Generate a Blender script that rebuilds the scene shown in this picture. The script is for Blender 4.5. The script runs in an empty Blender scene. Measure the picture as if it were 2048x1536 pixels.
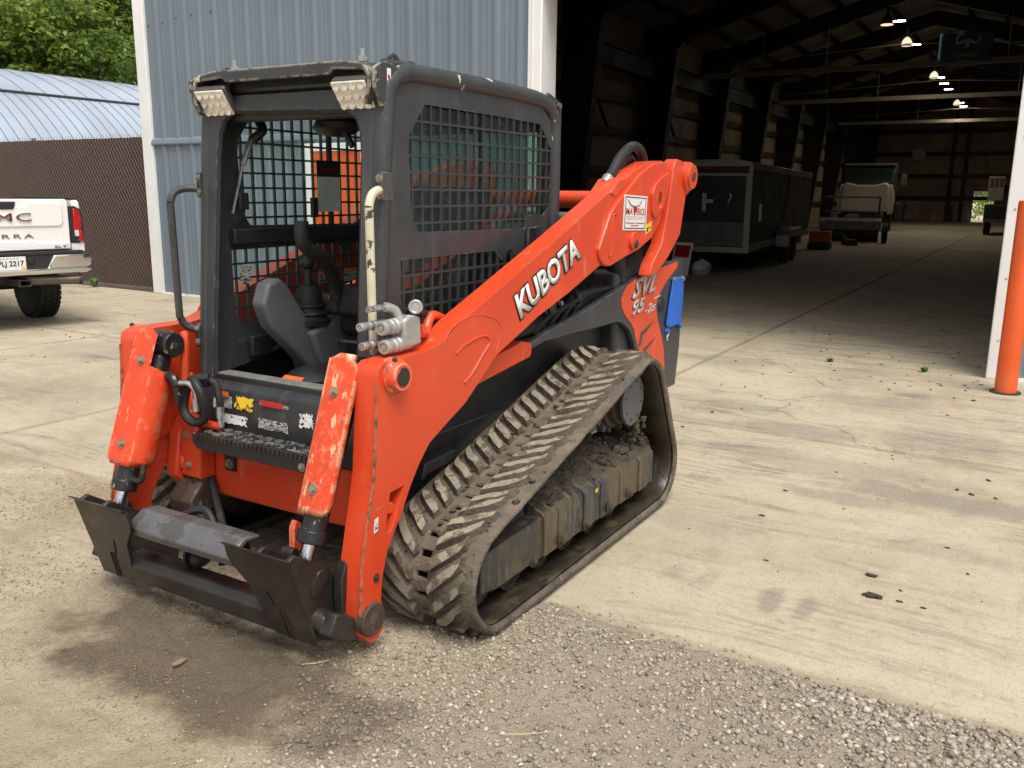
import bpy, math, random
import numpy as np
from mathutils import Vector, Matrix, noise
from mathutils.geometry import tessellate_polygon
random.seed(7); rng = np.random.default_rng(7)
R = math.radians
S = bpy.context.scene
COL = S.collection

# ------------------------------------------------------------------ camera, sky, sun, exposure
cam_d = bpy.data.cameras.new('camera'); cam = bpy.data.objects.new('camera', cam_d); COL.objects.link(cam)
ca, cb, cc = Vector((-.5148, .8573, .0107)), Vector((-.1781, -.1191, .9768)), Vector((-.8386, -.5009, -.2140))
CAM = Vector((3.389, 2.519, 1.601))
mw = Matrix.Identity(4)
for i in range(3):
    mw[i][0], mw[i][1], mw[i][2], mw[i][3] = ca[i], cb[i], -cc[i], CAM[i]
cam.matrix_world = mw
cam_d.sensor_width = 36; cam_d.lens = 1755 / 2048 * 36; cam_d.clip_start = .05; cam_d.clip_end = 600
S.camera = cam
SUN_EL, SUN_AZ = R(64), R(52)          # azimuth measured from +X towards +Y
W = bpy.data.worlds.new('World'); S.world = W; W.use_nodes = True
wn = W.node_tree.nodes; wl = W.node_tree.links; wn.clear()
sky = wn.new('ShaderNodeTexSky'); sky.sky_type = 'NISHITA'; sky.sun_disc = False
sky.sun_elevation = SUN_EL; sky.sun_rotation = R(90) - SUN_AZ; sky.dust_density = 4; sky.air_density = 1.0
hs = wn.new('ShaderNodeHueSaturation'); hs.inputs['Saturation'].default_value = .10; hs.inputs['Value'].default_value = 1.0
bg = wn.new('ShaderNodeBackground'); bg.inputs['Strength'].default_value = .14
wo = wn.new('ShaderNodeOutputWorld')
wl.new(sky.outputs[0], hs.inputs['Color']); wl.new(hs.outputs[0], bg.inputs['Color']); wl.new(bg.outputs[0], wo.inputs['Surface'])
sd = bpy.data.lights.new('sun', 'SUN'); sun = bpy.data.objects.new('sun', sd); COL.objects.link(sun)
sd.energy = 1.9; sd.angle = R(34); sd.color = (1, .94, .84)
sun.rotation_euler = Vector((-math.cos(SUN_EL) * math.cos(SUN_AZ), -math.cos(SUN_EL) * math.sin(SUN_AZ), -math.sin(SUN_EL))).to_track_quat('-Z', 'Y').to_euler()
S.view_settings.view_transform = 'Standard'; S.view_settings.look = 'None'
S.view_settings.exposure = .38; S.view_settings.gamma = 1
S.render.engine = 'CYCLES'
S.cycles.max_bounces = 8; S.cycles.transparent_max_bounces = 12; S.cycles.diffuse_bounces = 4

# ------------------------------------------------------------------ materials
class NT:
    def __init__(s, name):
        s.m = bpy.data.materials.new(name); s.m.use_nodes = True; s.t = s.m.node_tree; s.n = s.t.nodes
        s.b = s.n['Principled BSDF']; s.out = s.n['Material Output']
    def new(s, k, **kw):
        n = s.n.new(k)
        for a, v in kw.items(): setattr(n, a, v)
        return n
    def link(s, a, b): s.t.links.new(a, b)
    def coord(s, kind='Object', scale=(1, 1, 1), rot=(0, 0, 0)):
        if kind == 'World': o = s.new('ShaderNodeNewGeometry').outputs['Position']
        else: o = s.new('ShaderNodeTexCoord').outputs[kind]
        if tuple(scale) == (1, 1, 1) and tuple(rot) == (0, 0, 0): return o
        m = s.new('ShaderNodeMapping'); m.inputs['Scale'].default_value = scale; m.inputs['Rotation'].default_value = rot
        s.link(o, m.inputs['Vector']); return m.outputs[0]
    def noise(s, vec, scale, detail=4, rough=.55, dist=0):
        n = s.new('ShaderNodeTexNoise'); n.inputs['Scale'].default_value = scale; n.inputs['Detail'].default_value = detail
        n.inputs['Roughness'].default_value = rough; n.inputs['Distortion'].default_value = dist
        s.link(vec, n.inputs['Vector']); return n.outputs['Fac']
    def voro(s, vec, scale, out='Distance', feature='F1'):
        n = s.new('ShaderNodeTexVoronoi'); n.feature = feature; n.inputs['Scale'].default_value = scale
        s.link(vec, n.inputs['Vector']); return n.outputs[out]
    def ramp(s, v, lo, hi, a=0., b=1.):
        n = s.new('ShaderNodeMapRange'); n.interpolation_type = 'SMOOTHSTEP'
        n.inputs['From Min'].default_value = lo; n.inputs['From Max'].default_value = hi
        n.inputs['To Min'].default_value = a; n.inputs['To Max'].default_value = b
        s.link(v, n.inputs['Value']); return n.outputs[0]
    def math(s, op, a, b=None):
        n = s.new('ShaderNodeMath'); n.operation = op
        for i, v in enumerate((a, b)):
            if v is None: continue
            if isinstance(v, (int, float)): n.inputs[i].default_value = v
            else: s.link(v, n.inputs[i])
        return n.outputs[0]
    def mix(s, fac, a, b):
        n = s.new('ShaderNodeMix'); n.data_type = 'RGBA'
        for k, v in ((0, fac), (6, a), (7, b)):
            if isinstance(v, (int, float)): n.inputs[k].default_value = v
            elif isinstance(v, tuple): n.inputs[k].default_value = (*v[:3], 1)
            else: s.link(v, n.inputs[k])
        return n.outputs[2]
    def bump(s, h, strength=.3, dist=.01):
        n = s.new('ShaderNodeBump'); n.inputs['Strength'].default_value = strength; n.inputs['Distance'].default_value = dist
        s.link(h, n.inputs['Height']); s.link(n.outputs[0], s.b.inputs['Normal'])
    def set(s, k, v):
        i = s.b.inputs[k]
        if isinstance(v, (int, float)): i.default_value = v
        elif isinstance(v, tuple): i.default_value = (*v[:3], 1)
        else: s.link(v, i)

def pmat(name, col, rough=.5, metal=0, var=.12, vscale=5, layers=(), bump=None, kind='Object', rvar=.1, coat=0, edge=None):
    """colour with broad variation, then layers (colour, scale, lo, hi, stretch) laid on by noise"""
    t = NT(name); c = t.coord(kind)
    n = t.noise(c, vscale, 5)
    d = tuple(x * (1 - var) for x in col); l = tuple(min(1, x * (1 + var)) for x in col)
    out = t.mix(t.ramp(n, .3, .7), d, l)
    r = t.ramp(n, .25, .75, max(.03, rough - rvar), min(1, rough + rvar))
    for L in layers:
        lc, sc, lo, hi = L[:4]; st = L[4] if len(L) > 4 else (1, 1, 1); kindn = L[5] if len(L) > 5 else 'noise'
        v = t.coord(kind, st)
        if kindn == 'spot': k = t.ramp(t.voro(v, sc), lo, hi, 1, 0); k = t.math('MULTIPLY', k, t.ramp(t.noise(v, sc * .25, 3), .48, .6))
        else: k = t.ramp(t.noise(v, sc, 6, .62), lo, hi)
        out = t.mix(k, out, lc)
    if edge:
        bv = t.new('ShaderNodeBevel'); bv.samples = 3; bv.inputs['Radius'].default_value = edge[1]
        dt = t.new('ShaderNodeVectorMath'); dt.operation = 'DOT_PRODUCT'; t.link(bv.outputs[0], dt.inputs[0]); t.link(t.new('ShaderNodeNewGeometry').outputs['Normal'], dt.inputs[1])
        k = t.math('MULTIPLY', t.ramp(dt.outputs['Value'], .90, .985, 1, 0), t.ramp(t.noise(c, edge[2], 6, .7), edge[3], edge[3] + .06))
        out = t.mix(k, out, edge[0])
    t.set('Base Color', out); t.set('Roughness', r); t.set('Metallic', metal)
    if coat: t.set('Coat Weight', coat); t.set('Coat Roughness', .12)
    if bump: t.bump(t.noise(c, bump[0], 4), bump[1], bump[2])
    return t.m

ORANGE = (.71, .066, .018)
DIRT = (.105, .078, .05)
M = {}
M['orange'] = pmat('orange_paint', ORANGE, .40, 0, .07, 2.5, [((.64, .06, .018), 2.2, .5, .75), ((.74, .125, .055), 5, .58, .80), ((.11, .045, .02), 75, .0, .20, (1, 1, 1), 'spot'), ((.60, .16, .085), 12, .60, .72, (1, 1, .3)), ((.42, .17, .085), 16, .70, .73, (.35, 1, 1.6)), ((.15, .07, .03), 22, .735, .76)], (90, .06, .004), coat=.15, edge=((.20, .10, .05), .012, 26, .50))
M['orange_worn'] = pmat('worn_orange_paint', ORANGE, .45, 0, .06, 3, [((.80, .19, .095), 30, .50, .70), ((.60, .44, .25), 6, .575, .61, (3.2, 3.2, .42)), ((.14, .085, .045), 13, .64, .67, (2, 2, .8)), ((.12, .045, .02), 70, 0, .2, (1, 1, 1), 'spot')], (90, .1, .004), edge=((.62, .45, .26), .014, 18, .42))
M['seam'] = pmat('rust_stained_weld', (.45, .10, .04), .6, 0, .2, 30, [((.12, .07, .04), 24, .5, .6), ((.62, .3, .16), 40, .62, .7)], (60, .5, .006))
M['orange_old'] = pmat('faded_orange_paint', (.70, .085, .03), .5, 0, .1, 5, [((.8, .22, .14), 8, .55, .8), ((.16, .05, .02), 50, 0, .16, (1, 1, 1), 'spot')])
M['charcoal'] = pmat('charcoal_paint', (.046, .048, .051), .40, 0, .12, 6, [((.36, .36, .35), 110, .0, .13, (1, 1, 1), 'spot'), ((.09, .09, .09), 3, .5, .8, (2, 2, .5))], (160, .08, .002), edge=((.30, .29, .25), .008, 30, .55))
M['charcoal_chip'] = pmat('chipped_charcoal_paint', (.046, .048, .051), .42, 0, .12, 6, [((.60, .55, .40), 7, .62, .64, (1.6, 1.6, .6)), ((.5, .5, .48), 130, .0, .22, (1, 1, 1), 'spot')], (160, .08, .002), edge=((.58, .53, .40), .012, 16, .46))
M['screen'] = pmat('charcoal_screen_paint', (.040, .042, .045), .42, 0, .12, 6)
M['step_metal'] = pmat('scuffed_black_step', (.022, .022, .023), .4, .2, .2, 8, [((.24, .225, .185), 16, .50, .66, (1.6, .7, 1)), ((.42, .40, .36), 50, .62, .7)], (60, .1, .003), edge=((.45, .43, .38), .006, 40, .45))
M['black'] = pmat('black_paint', (.018, .018, .019), .42, 0, .2, 6, [((.10, .095, .085), 30, .62, .8)], (80, .05, .003))
M['black_dust'] = pmat('dusty_black_panel', (.03, .032, .036), .38, 0, .2, 8, [((.10, .10, .10), 5, .5, .85, (1, 2, .6)), ((.2, .2, .19), 60, .0, .1, (1, 1, 1), 'spot')], (50, .06, .004))
M['plastic'] = pmat('grey_plastic', (.115, .118, .125), .55, 0, .06, 8, [], (300, .05, .001))
M['plastic_dark'] = pmat('dark_plastic', (.022, .022, .023), .5, 0, .15, 8, [((.07, .065, .06), 12, .6, .85)])
M['rubber'] = pmat('black_rubber', (.016, .016, .016), .62, 0, .2, 20, [((.08, .075, .065), 18, .55, .85)], (120, .1, .002))
M['tyre'] = pmat('tyre_rubber', (.014, .014, .015), .7, 0, .2, 10, [((.06, .055, .05), 8, .55, .9)])
M['belt'] = pmat('muddy_rubber_belt', (.125, .102, .073), .75, 0, .3, 9, [((.055, .045, .034), 14, .55, .68), ((.24, .205, .15), 20, .62, .75), ((.13, .10, .065), 55, .55, .7)], (60, .7, .012))
M['belt_in'] = pmat('wet_inner_belt', (.032, .025, .015), .42, 0, .3, 9, [((.085, .064, .034), 6, .5, .7, (1, 2.5, 1)), ((.014, .013, .012), 12, .56, .62)], (45, .3, .006))
M['lug_side'] = pmat('muddy_lug_side', (.10, .08, .056), .75, 0, .3, 14, [((.12, .095, .065), 40, .55, .7)], (70, .8, .01))
M['lug_top'] = pmat('dusty_lug_top', (.285, .248, .185), .85, 0, .2, 9, [((.105, .084, .058), 9, .50, .56), ((.19, .155, .105), 30, .54, .64), ((.34, .30, .23), 5, .6, .75)], (110, .5, .004))
M['mud'] = pmat('caked_mud', (.075, .056, .036), .85, 0, .3, 14, [((.17, .135, .085), 30, .55, .75), ((.025, .02, .014), 46, .6, .7)], (55, 1., .02))
M['frame_mud'] = pmat('muddy_steel_frame', (.035, .036, .038), .5, 0, .2, 6, [((.085, .064, .037), 2.6, .45, .56, (1.2, 1, .8)), ((.115, .088, .052), 14, .50, .62, (2, 1, .4)), ((.05, .052, .055), 9, .58, .66, (2.5, 1, .5)), ((.04, .14, .045), 6, .74, .78), ((.09, .065, .04), 60, .6, .7)], (50, .35, .006))
M['steel'] = pmat('dark_worn_steel', (.042, .037, .034), .36, .35, .25, 8, [((.10, .078, .062), 5, .5, .75), ((.16, .14, .12), 22, .68, .74)], (60, .12, .003))
M['steel_wet'] = pmat('wet_grey_steel', (.13, .128, .135), .36, .2, .12, 8, [((.085, .082, .078), 8, .53, .57), ((.24, .235, .23), 40, .64, .7), ((.05, .04, .035), 26, .68, .72)], (40, .15, .003))
M['steel_hub'] = pmat('grey_hub_steel', (.12, .125, .135), .45, .3, .12, 10, [((.1, .08, .05), 18, .62, .7)])
M['rusty'] = pmat('grimy_iron', (.075, .055, .04), .6, .2, .3, 16, [((.15, .1, .06), 30, .55, .7)], (60, .4, .006))
M['cylinder'] = pmat('black_cylinder', (.016, .016, .018), .32, 0, .2, 9, [((.42, .36, .2), 26, .60, .68, (2, 2, .7))], (60, .08, .003))
M['chrome'] = pmat('wet_chrome_rod', (.62, .64, .66), .16, 1, .05, 9, [((.25, .27, .3), 60, .58, .68)], (90, .15, .002))
M['zinc'] = pmat('zinc_fitting', (.52, .52, .50), .34, .85, .12, 20, [((.25, .24, .2), 26, .6, .75)])
M['alu'] = pmat('cast_aluminium', (.46, .455, .43), .45, .55, .1, 26, [((.3, .29, .26), 22, .6, .75)], (120, .2, .002))
M['bolt'] = pmat('zinc_bolt', (.36, .33, .26), .42, .7, .2, 60)
M['bolt_dark'] = pmat('dark_bolt', (.07, .06, .05), .5, .4, .2, 60)
M['lens'] = pmat('lamp_lens', (.86, .82, .71), .22, .15, .15, 60, [((.95, .92, .82), 70, .5, .65)], (70, .7, .006), coat=.8)
M['lamp_house'] = pmat('lamp_housing', (.10, .095, .085), .45, .2)
M['cream'] = pmat('bare_primer_cream', (.62, .57, .42), .6, 0, .1, 20, [((.06, .055, .045), 26, .58, .62)])
M['white'] = pmat('white_print', (.78, .78, .76), .5, 0, .03, 20)
M['decal_grey'] = pmat('silver_print', (.58, .57, .54), .45, .2, .1, 20, [((.2, .18, .17), 30, .6, .7)])
M['ink'] = pmat('black_print', (.012, .012, .012), .5, 0, .1, 20)
M['red_ink'] = pmat('red_print', (.42, .02, .02), .5)
M['dark_red'] = pmat('dark_red_badge', (.16, .008, .014), .35)
M['yellow'] = pmat('yellow_print', (.80, .55, .03), .5, 0, .05, 20)
M['orange_ink'] = pmat('orange_print', (.75, .16, .03), .5)
M['torn_white'] = pmat('torn_white_decal', (.72, .72, .69), .55, 0, .05, 20, [((.03, .032, .036), 60, .56, .59)])
M['torn_grey'] = pmat('worn_grey_decal', (.40, .39, .36), .55, 0, .1, 20, [((.04, .04, .04), 90, .5, .54, (.6, .6, 2.2)), ((.04, .04, .04), 22, .6, .64)])
M['blue_plate'] = pmat('bright_blue_paint', (.02, .14, .60), .4, 0, .08, 12, [((.3, .35, .45), 60, .72, .76)])
M['wall_blue'] = pmat('blue_grey_steel_siding', (.165, .208, .250), .46, 0, .04, .8, [((.25, .295, .335), 2.5, .6, .85, (1, 1, .25)), ((.12, .15, .18), 30, .72, .78)], kind='World')
M['trim_white'] = pmat('white_metal_trim', (.83, .83, .82), .45, 0, .04, 2, [((.5, .47, .42), 3, .6, .9, (1, 1, .4))], kind='World')
M['hut_metal'] = pmat('galvanised_hut_sheet', (.45, .52, .62), .42, .35, .08, .5, [((.42, .46, .53), 2, .5, .8)], kind='World')
M['hut_seam'] = pmat('shaded_hut_seam', (.17, .19, .215), .6)  # seam strips; shadow of the overlapping lip is put into this dark colour
M['hut_lap'] = pmat('dark_hut_lap', (.05, .055, .06), .6)
M['slat'] = pmat('brown_fence_slat', (.062, .036, .029), .55, 0, .12, 3, kind='World')
M['wire'] = pmat('galvanised_wire', (.215, .165, .135), .5, .3)
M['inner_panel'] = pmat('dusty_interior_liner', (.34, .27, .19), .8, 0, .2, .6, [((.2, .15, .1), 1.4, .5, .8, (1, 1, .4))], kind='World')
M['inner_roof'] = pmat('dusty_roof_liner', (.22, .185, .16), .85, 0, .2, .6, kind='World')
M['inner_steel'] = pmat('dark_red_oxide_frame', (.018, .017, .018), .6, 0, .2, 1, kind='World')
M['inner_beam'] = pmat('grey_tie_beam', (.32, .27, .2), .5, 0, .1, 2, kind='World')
M['bollard'] = pmat('orange_bollard_paint', (.74, .105, .018), .42, 0, .08, 4, [((.62, .16, .06), 3, .5, .7, (1, 1, .4)), ((.30, .1, .04), 30, .66, .70), ((.20, .13, .07), 9, .7, .73, (1, 1, .3))], kind='World')
M['truck_white'] = pmat('white_car_paint', (.87, .87, .86), .25, 0, .01, 2, coat=.8)
M['chrome_bumper'] = pmat('chrome_bumper', (.72, .71, .69), .1, 1, .02, 2)
M['glass_red'] = pmat('red_lamp_glass', (.45, .006, .012), .15, 0, .2, 30, coat=.8)
M['glass_clear'] = pmat('clear_lamp_glass', (.65, .60, .60), .2, 0, .1, 30)
M['exhaust'] = pmat('burnt_exhaust_steel', (.16, .14, .12), .35, .8, .15, 8)
M['trailer_black'] = pmat('black_trailer_skin', (.008, .009, .012), .5, 0, .2, 2, kind='World')
M['trailer_alu'] = pmat('trailer_aluminium', (.30, .285, .26), .45, .4, .1, 2, kind='World')
M['cab_white'] = pmat('off_white_truck_paint', (.46, .42, .35), .4, 0, .05, 2)
M['dull_grey'] = pmat('dull_grey_metal', (.14, .13, .12), .6, .2, .25, 5)
M['dull_dark'] = pmat('dark_machine_metal', (.03, .03, .032), .55, .1, .25, 5)
M['banner'] = pmat('dark_blue_banner', (.09, .16, .23), .8, 0, .1, 3)
M['banner_print'] = pmat('grey_banner_print', (.55, .55, .52), .8, 0, .1, 9)
M['bark'] = pmat('tree_bark', (.10, .08, .06), .9, 0, .3, 8, bump=(20, .6, .02))
M['paper'] = pmat('service_card', (.85, .85, .83), .6, 0, .03, 20)
M['seat'] = pmat('black_vinyl', (.02, .02, .021), .45, 0, .15, 12, bump=(200, .1, .001))
M['hut_end'] = pmat('grey_end_wall', (.35, .37, .4), .6)
M['weed'] = pmat('weed_green', (.07, .16, .03), .6, 0, .3, 30)
M['straw'] = pmat('dry_straw', (.55, .45, .26), .8, 0, .1, 30)
M['bag'] = pmat('white_plastic_bag', (.55, .56, .54), .5, 0, .08, 9)
M['clod'] = pmat('dark_mud_clod', (.05, .038, .026), .9, 0, .3, 30, bump=(60, .8, .01))

def glass_mat(name, tint, refl=.05, dust=.1):
    t = NT(name); n = t.n
    tr = t.new('ShaderNodeBsdfTransparent'); tr.inputs[0].default_value = (*tint, 1)
    gl = t.new('ShaderNodeBsdfGlossy'); gl.inputs['Roughness'].default_value = .02; gl.inputs[0].default_value = (.95, 1, .97, 1)
    fr = t.new('ShaderNodeLayerWeight'); fr.inputs['Blend'].default_value = .5
    f = t.math('ADD', t.math('MULTIPLY', t.math('POWER', fr.outputs['Facing'], 4.0), .7), refl)
    mx = t.new('ShaderNodeMixShader'); t.link(f, mx.inputs[0]); t.link(tr.outputs[0], mx.inputs[1]); t.link(gl.outputs[0], mx.inputs[2])
    df = t.new('ShaderNodeBsdfDiffuse'); df.inputs[0].default_value = (.35, .36, .33, 1)
    c = t.coord(); m2 = t.new('ShaderNodeMixShader')
    k = t.math('ADD', t.math('MULTIPLY', t.ramp(t.noise(c, 7, 5), .4, .75), dust), .01)
    t.link(k, m2.inputs[0]); t.link(mx.outputs[0], m2.inputs[1]); t.link(df.outputs[0], m2.inputs[2])
    t.link(m2.outputs[0], t.out.inputs['Surface']); n.remove(t.b); return t.m
M['glass'] = glass_mat('dusty_green_glass', (.62, .76, .71), .06, .10)
M['glass_clean'] = glass_mat('green_side_glass', (.90, .955, .935), .015, .05)

def emit(name, col, st):
    t = NT(name); t.set('Base Color', (.8, .8, .8)); t.set('Emission Color', col); t.set('Emission Strength', st); return t.m
M['led'] = emit('led_panel', (1, .97, .9), 30)
M['dome'] = emit('lit_prismatic_dome', (1, .88, .62), .75)
M['warm_ring'] = emit('warm_lamp_mouth', (1, .6, .35), 1.2)

def concrete_mat():
    t = NT('stained_concrete'); c = t.coord('World')
    big = t.noise(c, .55, 5, .6)
    col = t.mix(t.ramp(big, .3, .7), (.355, .298, .205), (.49, .425, .315))
    col = t.mix(t.ramp(t.noise(c, 2.6, 8, .72), .38, .72, 0, .8), col, (.505, .44, .325))
    col = t.mix(t.ramp(t.noise(c, 1.7, 9, .75, .3), .54, .74, 0, .75), col, (.225, .20, .155))
    # wiped streaks left by turning tracks, running across the yard
    zone = t.ramp(t.noise(c, .42, 3), .42, .58)
    st = t.coord('World', (5, .8, 1), (0, 0, R(7)))
    s1 = t.math('MULTIPLY', t.ramp(t.noise(st, 1.1, 8, .74, .8), .48, .70), t.ramp(t.noise(c, .7, 3), .36, .58))
    col = t.mix(t.math('MULTIPLY', s1, .85), col, (.165, .150, .122))
    s2 = t.math('MULTIPLY', t.ramp(t.noise(t.coord('World', (12, 2.2, 1), (0, 0, R(9))), 1.0, 8, .74, 1.8), .52, .68), zone)
    col = t.mix(t.math('MULTIPLY', s2, .5), col, (.20, .18, .145))
    w = t.new('ShaderNodeTexWave'); w.wave_type = 'BANDS'; w.bands_direction = 'X'; w.inputs['Scale'].default_value = 5.2; w.inputs['Distortion'].default_value = 7; w.inputs['Detail'].default_value = 4; w.inputs['Detail Scale'].default_value = .9
    t.link(t.coord('World', (1, .35, 1), (0, 0, R(9))), w.inputs['Vector'])
    wv = t.math('MULTIPLY', t.ramp(w.outputs['Fac'], .45, .85), t.math('MULTIPLY', t.ramp(t.noise(c, .8, 4), .50, .62), t.ramp(t.noise(c, 9, 4), .35, .6)))
    col = t.mix(t.math('MULTIPLY', wv, .45), col, (.185, .168, .138))
    s3 = t.math('MULTIPLY', t.ramp(t.noise(t.coord('World', (9, 3.0, 1), (0, 0, R(-10))), 1.4, 7, .72, 1.5), .56, .7), .4)
    col = t.mix(s3, col, (.60, .52, .37))
    # rubber scuffs: dark pads with a shape of their own
    g = t.new('ShaderNodeNewGeometry').outputs['Position']
    for (x, y, rx, ry, k) in [(.02, 1.745, .15, .055, .7), (.03, 1.88, .14, .045, .62), (-.03, 1.32, .11, .06, .4), (-.02, 1.46, .12, .045, .36), (-1.65, 2.2, .20, .7, .75), (-1.4, 1.75, .12, .4, .6), (-2.7, 1.2, .25, .5, .7), (-3.2, .65, .2, .4, .65), (-1.95, 1.55, .25, .8, .5), (-5.0, 0, .35, .55, .5), (-2.9, 2.1, .3, .5, .5), (-3.9, 1.5, .25, .6, .45), (-.9, 2.3, .12, .4, .45), (-.6, 1.2, .15, .35, .35), (-1.9, -5.5, .5, .9, .4), (-.6, -4.2, .4, .8, .4)]:
        m = t.new('ShaderNodeMapping'); m.inputs['Location'].default_value = (-x / rx, -y / ry, 0); m.inputs['Scale'].default_value = (1 / rx, 1 / ry, 0)
        t.link(g, m.inputs['Vector']); L = t.new('ShaderNodeVectorMath'); L.operation = 'LENGTH'; t.link(m.outputs[0], L.inputs[0])
        d = t.math('ADD', L.outputs['Value'], t.math('MULTIPLY', t.math('SUBTRACT', t.noise(c, 7, 7, .7), .5), 1.5))
        d = t.math('MULTIPLY', t.ramp(d, .45, 1.2, 1, 0), t.ramp(t.noise(c, 60, 5, .75), .22, .52))
        col = t.mix(t.math('MULTIPLY', d, k * .72), col, (.135, .127, .115))
    col = t.mix(t.math('MULTIPLY', t.ramp(t.noise(c, 2.1, 4), .64, .74), .35), col, (.52, .38, .2))
    sx = t.new('ShaderNodeSeparateXYZ'); t.link(c, sx.inputs[0])
    wob = t.math('MULTIPLY', t.math('SUBTRACT', t.noise(c, 5, 6, .7), .5), .05)
    for ax, off in ((0, 2.5), (1, .2)):
        q = t.math('PINGPONG', t.math('ADD', sx.outputs[ax], off + 3.05 * 40), 3.05 / 2)      # distance to the nearest joint
        q = t.math('ADD', q, wob)
        col = t.mix(t.ramp(q, .008, .055, .42, 0), col, (.19, .155, .105)); 
    # hairline cracks
    ck = t.new('ShaderNodeTexVoronoi'); ck.feature = 'DISTANCE_TO_EDGE'; ck.inputs['Scale'].default_value = .45
    wp = t.new('ShaderNodeVectorMath'); wp.operation = 'ADD'; nn = t.new('ShaderNodeTexNoise'); nn.inputs['Scale'].default_value = 3; nn.inputs['Detail'].default_value = 6; t.link(c, nn.inputs['Vector'])
    sc_ = t.new('ShaderNodeVectorMath'); sc_.operation = 'SCALE'; sc_.inputs['Scale'].default_value = .5; t.link(nn.outputs['Color'], sc_.inputs[0]); t.link(c, wp.inputs[0]); t.link(sc_.outputs[0], wp.inputs[1]); t.link(wp.outputs[0], ck.inputs['Vector'])
    col = t.mix(t.math('MULTIPLY', t.ramp(ck.outputs['Distance'], .002, .007, .6, 0), t.ramp(t.noise(c, .5, 2), .5, .6)), col, (.12, .10, .075))
    fine = t.noise(c, 75, 4, .75)
    col = t.mix(t.ramp(fine, .54, .72, 0, .8), col, (.165, .135, .09)); col = t.mix(t.ramp(fine, .28, .44, .6, 0), col, (.62, .54, .39)); md = t.noise(c, 22, 7, .75); col = t.mix(t.ramp(md, .52, .70, 0, .5), col, (.225, .18, .115)); col = t.mix(t.ramp(md, .30, .45, .35, 0), col, (.58, .50, .355))
    t.set('Base Color', col); t.set('Roughness', t.ramp(big, .3, .7, .72, .9))
    h = t.math('ADD', t.math('MULTIPLY', t.noise(c, 12, 8, .75), .8), t.math('MULTIPLY', t.noise(c, 110, 3, .7), .3))
    t.bump(h, .55, .014); return t.m
M['concrete'] = concrete_mat()

def dirt_mat():
    t = NT('gravelly_dirt'); c = t.coord('World')
    col = t.mix(t.ramp(t.noise(c, 1.1, 5, .6), .35, .65), (.41, .33, .222), (.575, .48, .345))
    sx = t.new('ShaderNodeSeparateXYZ'); t.link(c, sx.inputs[0])
    # grey crushed stone towards +Y, tan soil towards -Y
    gy = t.ramp(t.math('ADD', sx.outputs[1], t.math('MULTIPLY', t.math('SUBTRACT', t.noise(c, 1.2, 4), .5), 1.2)), .55, 1.15)
    col = t.mix(gy, col, t.mix(t.noise(c, 5, 5), (.31, .262, .195), (.44, .38, .295)))
    # damp patch in front of the machine
    m = t.new('ShaderNodeMapping'); m.inputs['Location'].default_value = (-1.56 / .30, -.20 / .72, 0); m.inputs['Scale'].default_value = (1 / .30, 1 / .72, 0)
    t.link(c, m.inputs['Vector']); L = t.new('ShaderNodeVectorMath'); L.operation = 'LENGTH'; t.link(m.outputs[0], L.inputs[0])
    d = t.math('ADD', L.outputs['Value'], t.math('MULTIPLY', t.math('SUBTRACT', t.noise(c, 2.6, 6, .65), .5), 2.2))
    col = t.mix(t.ramp(d, .62, 1.25, .9, 0), col, (.112, .083, .052))
    col = t.mix(t.ramp(t.noise(c, 2.3, 8, .72), .55, .72, 0, .5), col, (.17, .13, .088))
    v = t.voro(c, 120, 'Color'); sp = t.new('ShaderNodeSeparateColor'); t.link(v, sp.inputs[0])
    vd = t.voro(c, 120)
    col = t.mix(t.math('MULTIPLY', t.ramp(sp.outputs[0], .6, 1.0), t.ramp(vd, .25, .5, .22, 0)), col, (.56, .48, .35))
    col = t.mix(t.math('MULTIPLY', t.ramp(sp.outputs[1], .75, .98), t.ramp(vd, .3, .5, .4, 0)), col, (.16, .125, .085))
    gn_ = t.noise(c, 190, 4, .75); col = t.mix(t.ramp(gn_, .55, .75, 0, .4), col, (.20, .155, .10)); col = t.mix(t.ramp(gn_, .28, .45, .3, 0), col, (.62, .53, .38))
    col = t.mix(t.ramp(t.noise(c, 14, 8, .75), .52, .72, 0, .45), col, (.24, .185, .12))
    t.set('Base Color', col); t.set('Roughness', .92)
    h = t.math('ADD', t.ramp(vd, 0, .6, .35, 0), t.math('ADD', t.math('MULTIPLY', t.noise(c, 26, 8, .75), 1.6), t.math('MULTIPLY', t.noise(c, 7, 6, .7), 1.5)))
    t.bump(h, .9, .016); return t.m
M['dirt'] = dirt_mat()

def island_mat(name, cols, rough=.85, bump=None, trans=0):
    t = NT(name); g = t.new('ShaderNodeNewGeometry')
    rp = t.new('ShaderNodeValToRGB'); e = rp.color_ramp.elements; e[0].color = (*cols[0], 1); e[1].color = (*cols[-1], 1)
    for i, c in enumerate(cols[1:-1]): k = e.new((i + 1) / (len(cols) - 1)); k.color = (*c, 1)
    t.link(g.outputs['Random Per Island'], rp.inputs[0]); t.set('Base Color', rp.outputs[0]); t.set('Roughness', rough)
    if bump: t.bump(t.noise(t.coord('World'), bump[0], 4), bump[1], bump[2])
    if trans:
        tl = t.new('ShaderNodeBsdfTranslucent'); t.link(rp.outputs[0], tl.inputs[0])
        mx = t.new('ShaderNodeMixShader'); mx.inputs[0].default_value = trans
        t.link(t.b.outputs[0], mx.inputs[1]); t.link(tl.outputs[0], mx.inputs[2]); t.link(mx.outputs[0], t.out.inputs['Surface'])
    return t.m
M['stones'] = island_mat('crushed_stone', [(.17, .145, .11), (.28, .24, .185), (.35, .305, .24), (.42, .37, .30), (.23, .195, .155), (.31, .27, .21), (.56, .51, .43)], .85, (120, .4, .004))
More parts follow.
